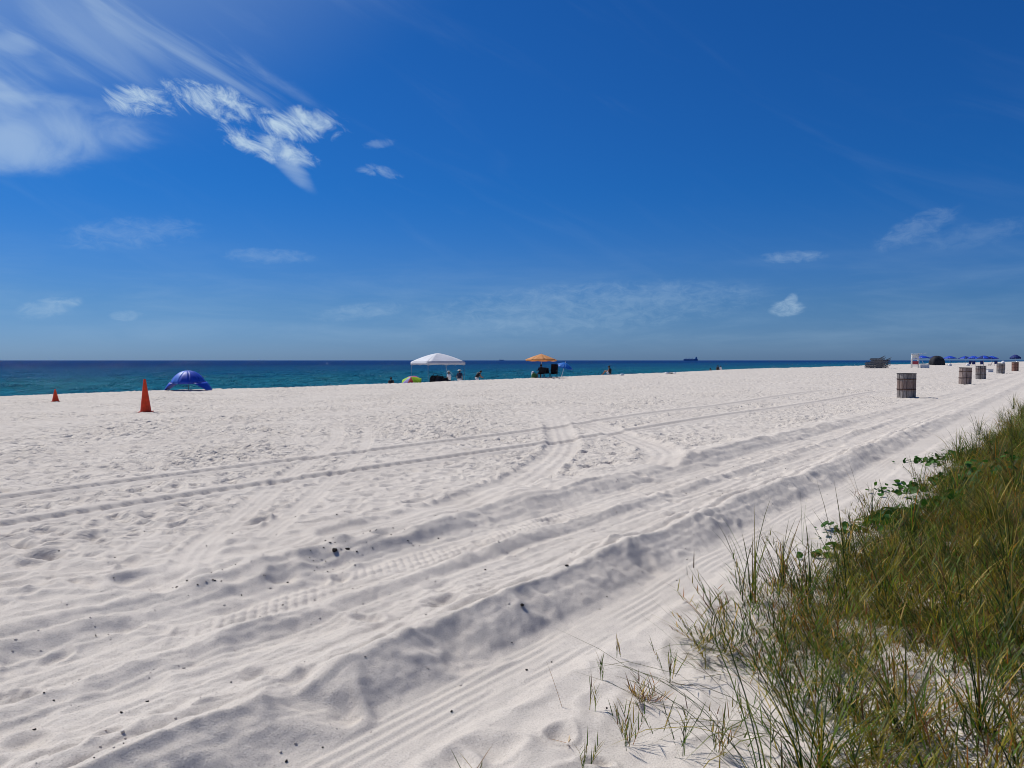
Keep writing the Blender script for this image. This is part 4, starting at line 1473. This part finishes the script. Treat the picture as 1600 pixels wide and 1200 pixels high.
lm.from_pydata(lv, [], lf)
lm.materials.append(M['leaf'])
lm.polygons.foreach_set('use_smooth', [True] * 14)


def vine(label, pts, nleaf, spread, hz):
    x0, y0 = along(*pts[0]), pts[0][1]
    z0 = gz(x0, y0)
    o = thing('beach_vine', label, 'vine', (x0, y0, z0), 0, 'round-leaved vines creeping through the dune grass')
    path = spline([(along(px, Yd), Yd) for px, Yd in pts], 8)
    sp3 = [(a - x0, b_ - y0, gz(a, b_) + .03 + .02 * math.sin(i * 1.7) - z0) for i, (a, b_) in enumerate(path)]
    MB().tube(sp3, 0.004, 5).build('stem', M['vine_stem'], o, True)
    for k in range(nleaf):
        a, b_ = path[int(random.random() * (len(path) - 1))]
        a += random.gauss(0, spread)
        b_ += random.gauss(0, spread)
        lo = bpy.data.objects.new('leaf', lm)
        col.objects.link(lo)
        lo.parent = o
        t_, s_ = ts(a, b_)
        inn = max(0.0, min(1.0, (float(edge_s(np.array([t_]))[0]) - s_) / 0.5))
        lo.location = (a - x0, b_ - y0, gz(a, b_) - z0 + random.uniform(.02, .05) + inn * random.uniform(.25, .9) * hz)
        lo.rotation_euler = (random.gauss(0, .55), random.gauss(0, .55), random.uniform(0, 6.28))
        q = random.uniform(.5, 1.1)
        lo.scale = (q, q, q)


vine('glossy green round-leaved vine along the grass edge in the broadest patch', [(1335, 6.9), (1370, 7.0), (1410, 7.4), (1450, 7.5), (1480, 7.9)], 230, .16, .30)
vine('small round-leaved vine poking out of the grass onto bare sand', [(1275, 6.0), (1300, 6.2), (1330, 6.4)], 30, .08, .16)
vine('round-leaved vine on the grass crest above the broad patch', [(1395, 8.9), (1430, 9.2), (1460, 9.6), (1500, 10.2)], 130, .15, .36)
vine('round-leaved vine far along the grass edge with leaves against the sand', [(1445, 11.6), (1475, 12.0), (1510, 12.6)], 130, .18, .34)
vine('dark round-leaved vine deep in the grass', [(1500, 8.6), (1540, 9.0), (1585, 9.4)], 60, .15, .40)

# ------------------------------------------------------------------ small dark bits on the sand
def lump(label, px, Yd, r_, name='sand_clod', cat='clod', flat=.6):
    X_, Y_ = along(px, Yd), Yd
    bm = bmesh.new()
    bmesh.ops.create_icosphere(bm, subdivisions=2, radius=r_)
    for v in bm.verts:
        k = 1 + 0.35 * float(perlin(np.array([v.co.x / r_ * 1.3 + px]), np.array([v.co.y / r_ * 1.3 + v.co.z / r_]), 7)[0])
        v.co = Vector((v.co.x * k, v.co.y * k, v.co.z * k * flat))
    me = bpy.data.meshes.new(name)
    bm.to_mesh(me)
    bm.free()
    me.materials.append(M['seaweed'])
    o = bpy.data.objects.new(name, me)
    o.location = ground(X_, Y_, r_ * .25)
    col.objects.link(o)
    return tag(o, label, cat, None)


lump('largest dark seaweed lump on the far bank of the driven lane', 521, 5.72, .022)
lump('dark seaweed lump beside the largest one on the far bank', 541, 5.78, .019)
lump('small dark lump half way up the shaded near bank', 816, 4.55, .013)
lump('small dark crumb lying high on the near bank of the lane', 886, 5.30, .013)
deb = MB()
for k in range(190):
    if k < 45:
        px, Yd = random.gauss(520, 35), 0
        s_ = random.uniform(4.25, 4.65)
        t_ = random.uniform(2.6, 4.6)
    else:
        t_ = 1.0 + 13 * random.random() ** 1.6
        s_ = random.uniform(1.6, 6.5)
    a, b_ = xy(t_, s_)
    z = gz(a, b_)
    L_ = random.uniform(.004, .013) if k >= 45 else random.uniform(.005, .014)
    deb.box((a, b_, z + .002), (L_, L_ * random.uniform(.3, .9), L_ * .5), random.uniform(0, 6.28), random.uniform(-.4, .4), random.uniform(-.4, .4))
dbo = deb.build('seaweed_crumbs', M['seaweed'])
dbo['kind'] = 'stuff'
tag(dbo, 'scattered dark crumbs of dry seaweed on the white sand', 'seaweed')

# crumbled sand along the banks of the lane
cm = bpy.data.meshes.new('crumb')
bm = bmesh.new()
bmesh.ops.create_icosphere(bm, subdivisions=1, radius=1.0)
cv = np.array([v.co[:] for v in bm.verts])
cf = np.array([[v.index for v in f.verts] for f in bm.faces])
bm.free()
bpy.data.meshes.remove(cm)
nc = 800
row = rng.choice(np.array([2.50, 2.60, 2.95, 3.06, 3.52, 3.80, 4.24, 4.40, 4.75]), nc)
t = 0.8 + 11 * rng.random(nc) ** 1.5
s = row + rng.normal(0, .05, nc)
x, y = xy(t, s)
sz = 0.0025 + 0.006 * rng.random(nc) ** 3.5
jit = rng.uniform(.65, 1.3, (nc, len(cv), 1))
ctr = np.stack([x, y, height(x, y) + sz * .25], -1)
CV = (ctr[:, None, :] + cv[None] * jit * sz[:, None, None] * np.array([1, 1, .75])).reshape(-1, 3)
CF = (cf[None] + (np.arange(nc) * len(cv))[:, None, None]).reshape(-1, 3)
cr = mesh_np('sand_crumbs', CV, CF, M['sand'], True, 'stuff')
tag(cr, 'small crumbs of sand fallen along the banks of the driven lane', 'sand crumbs')
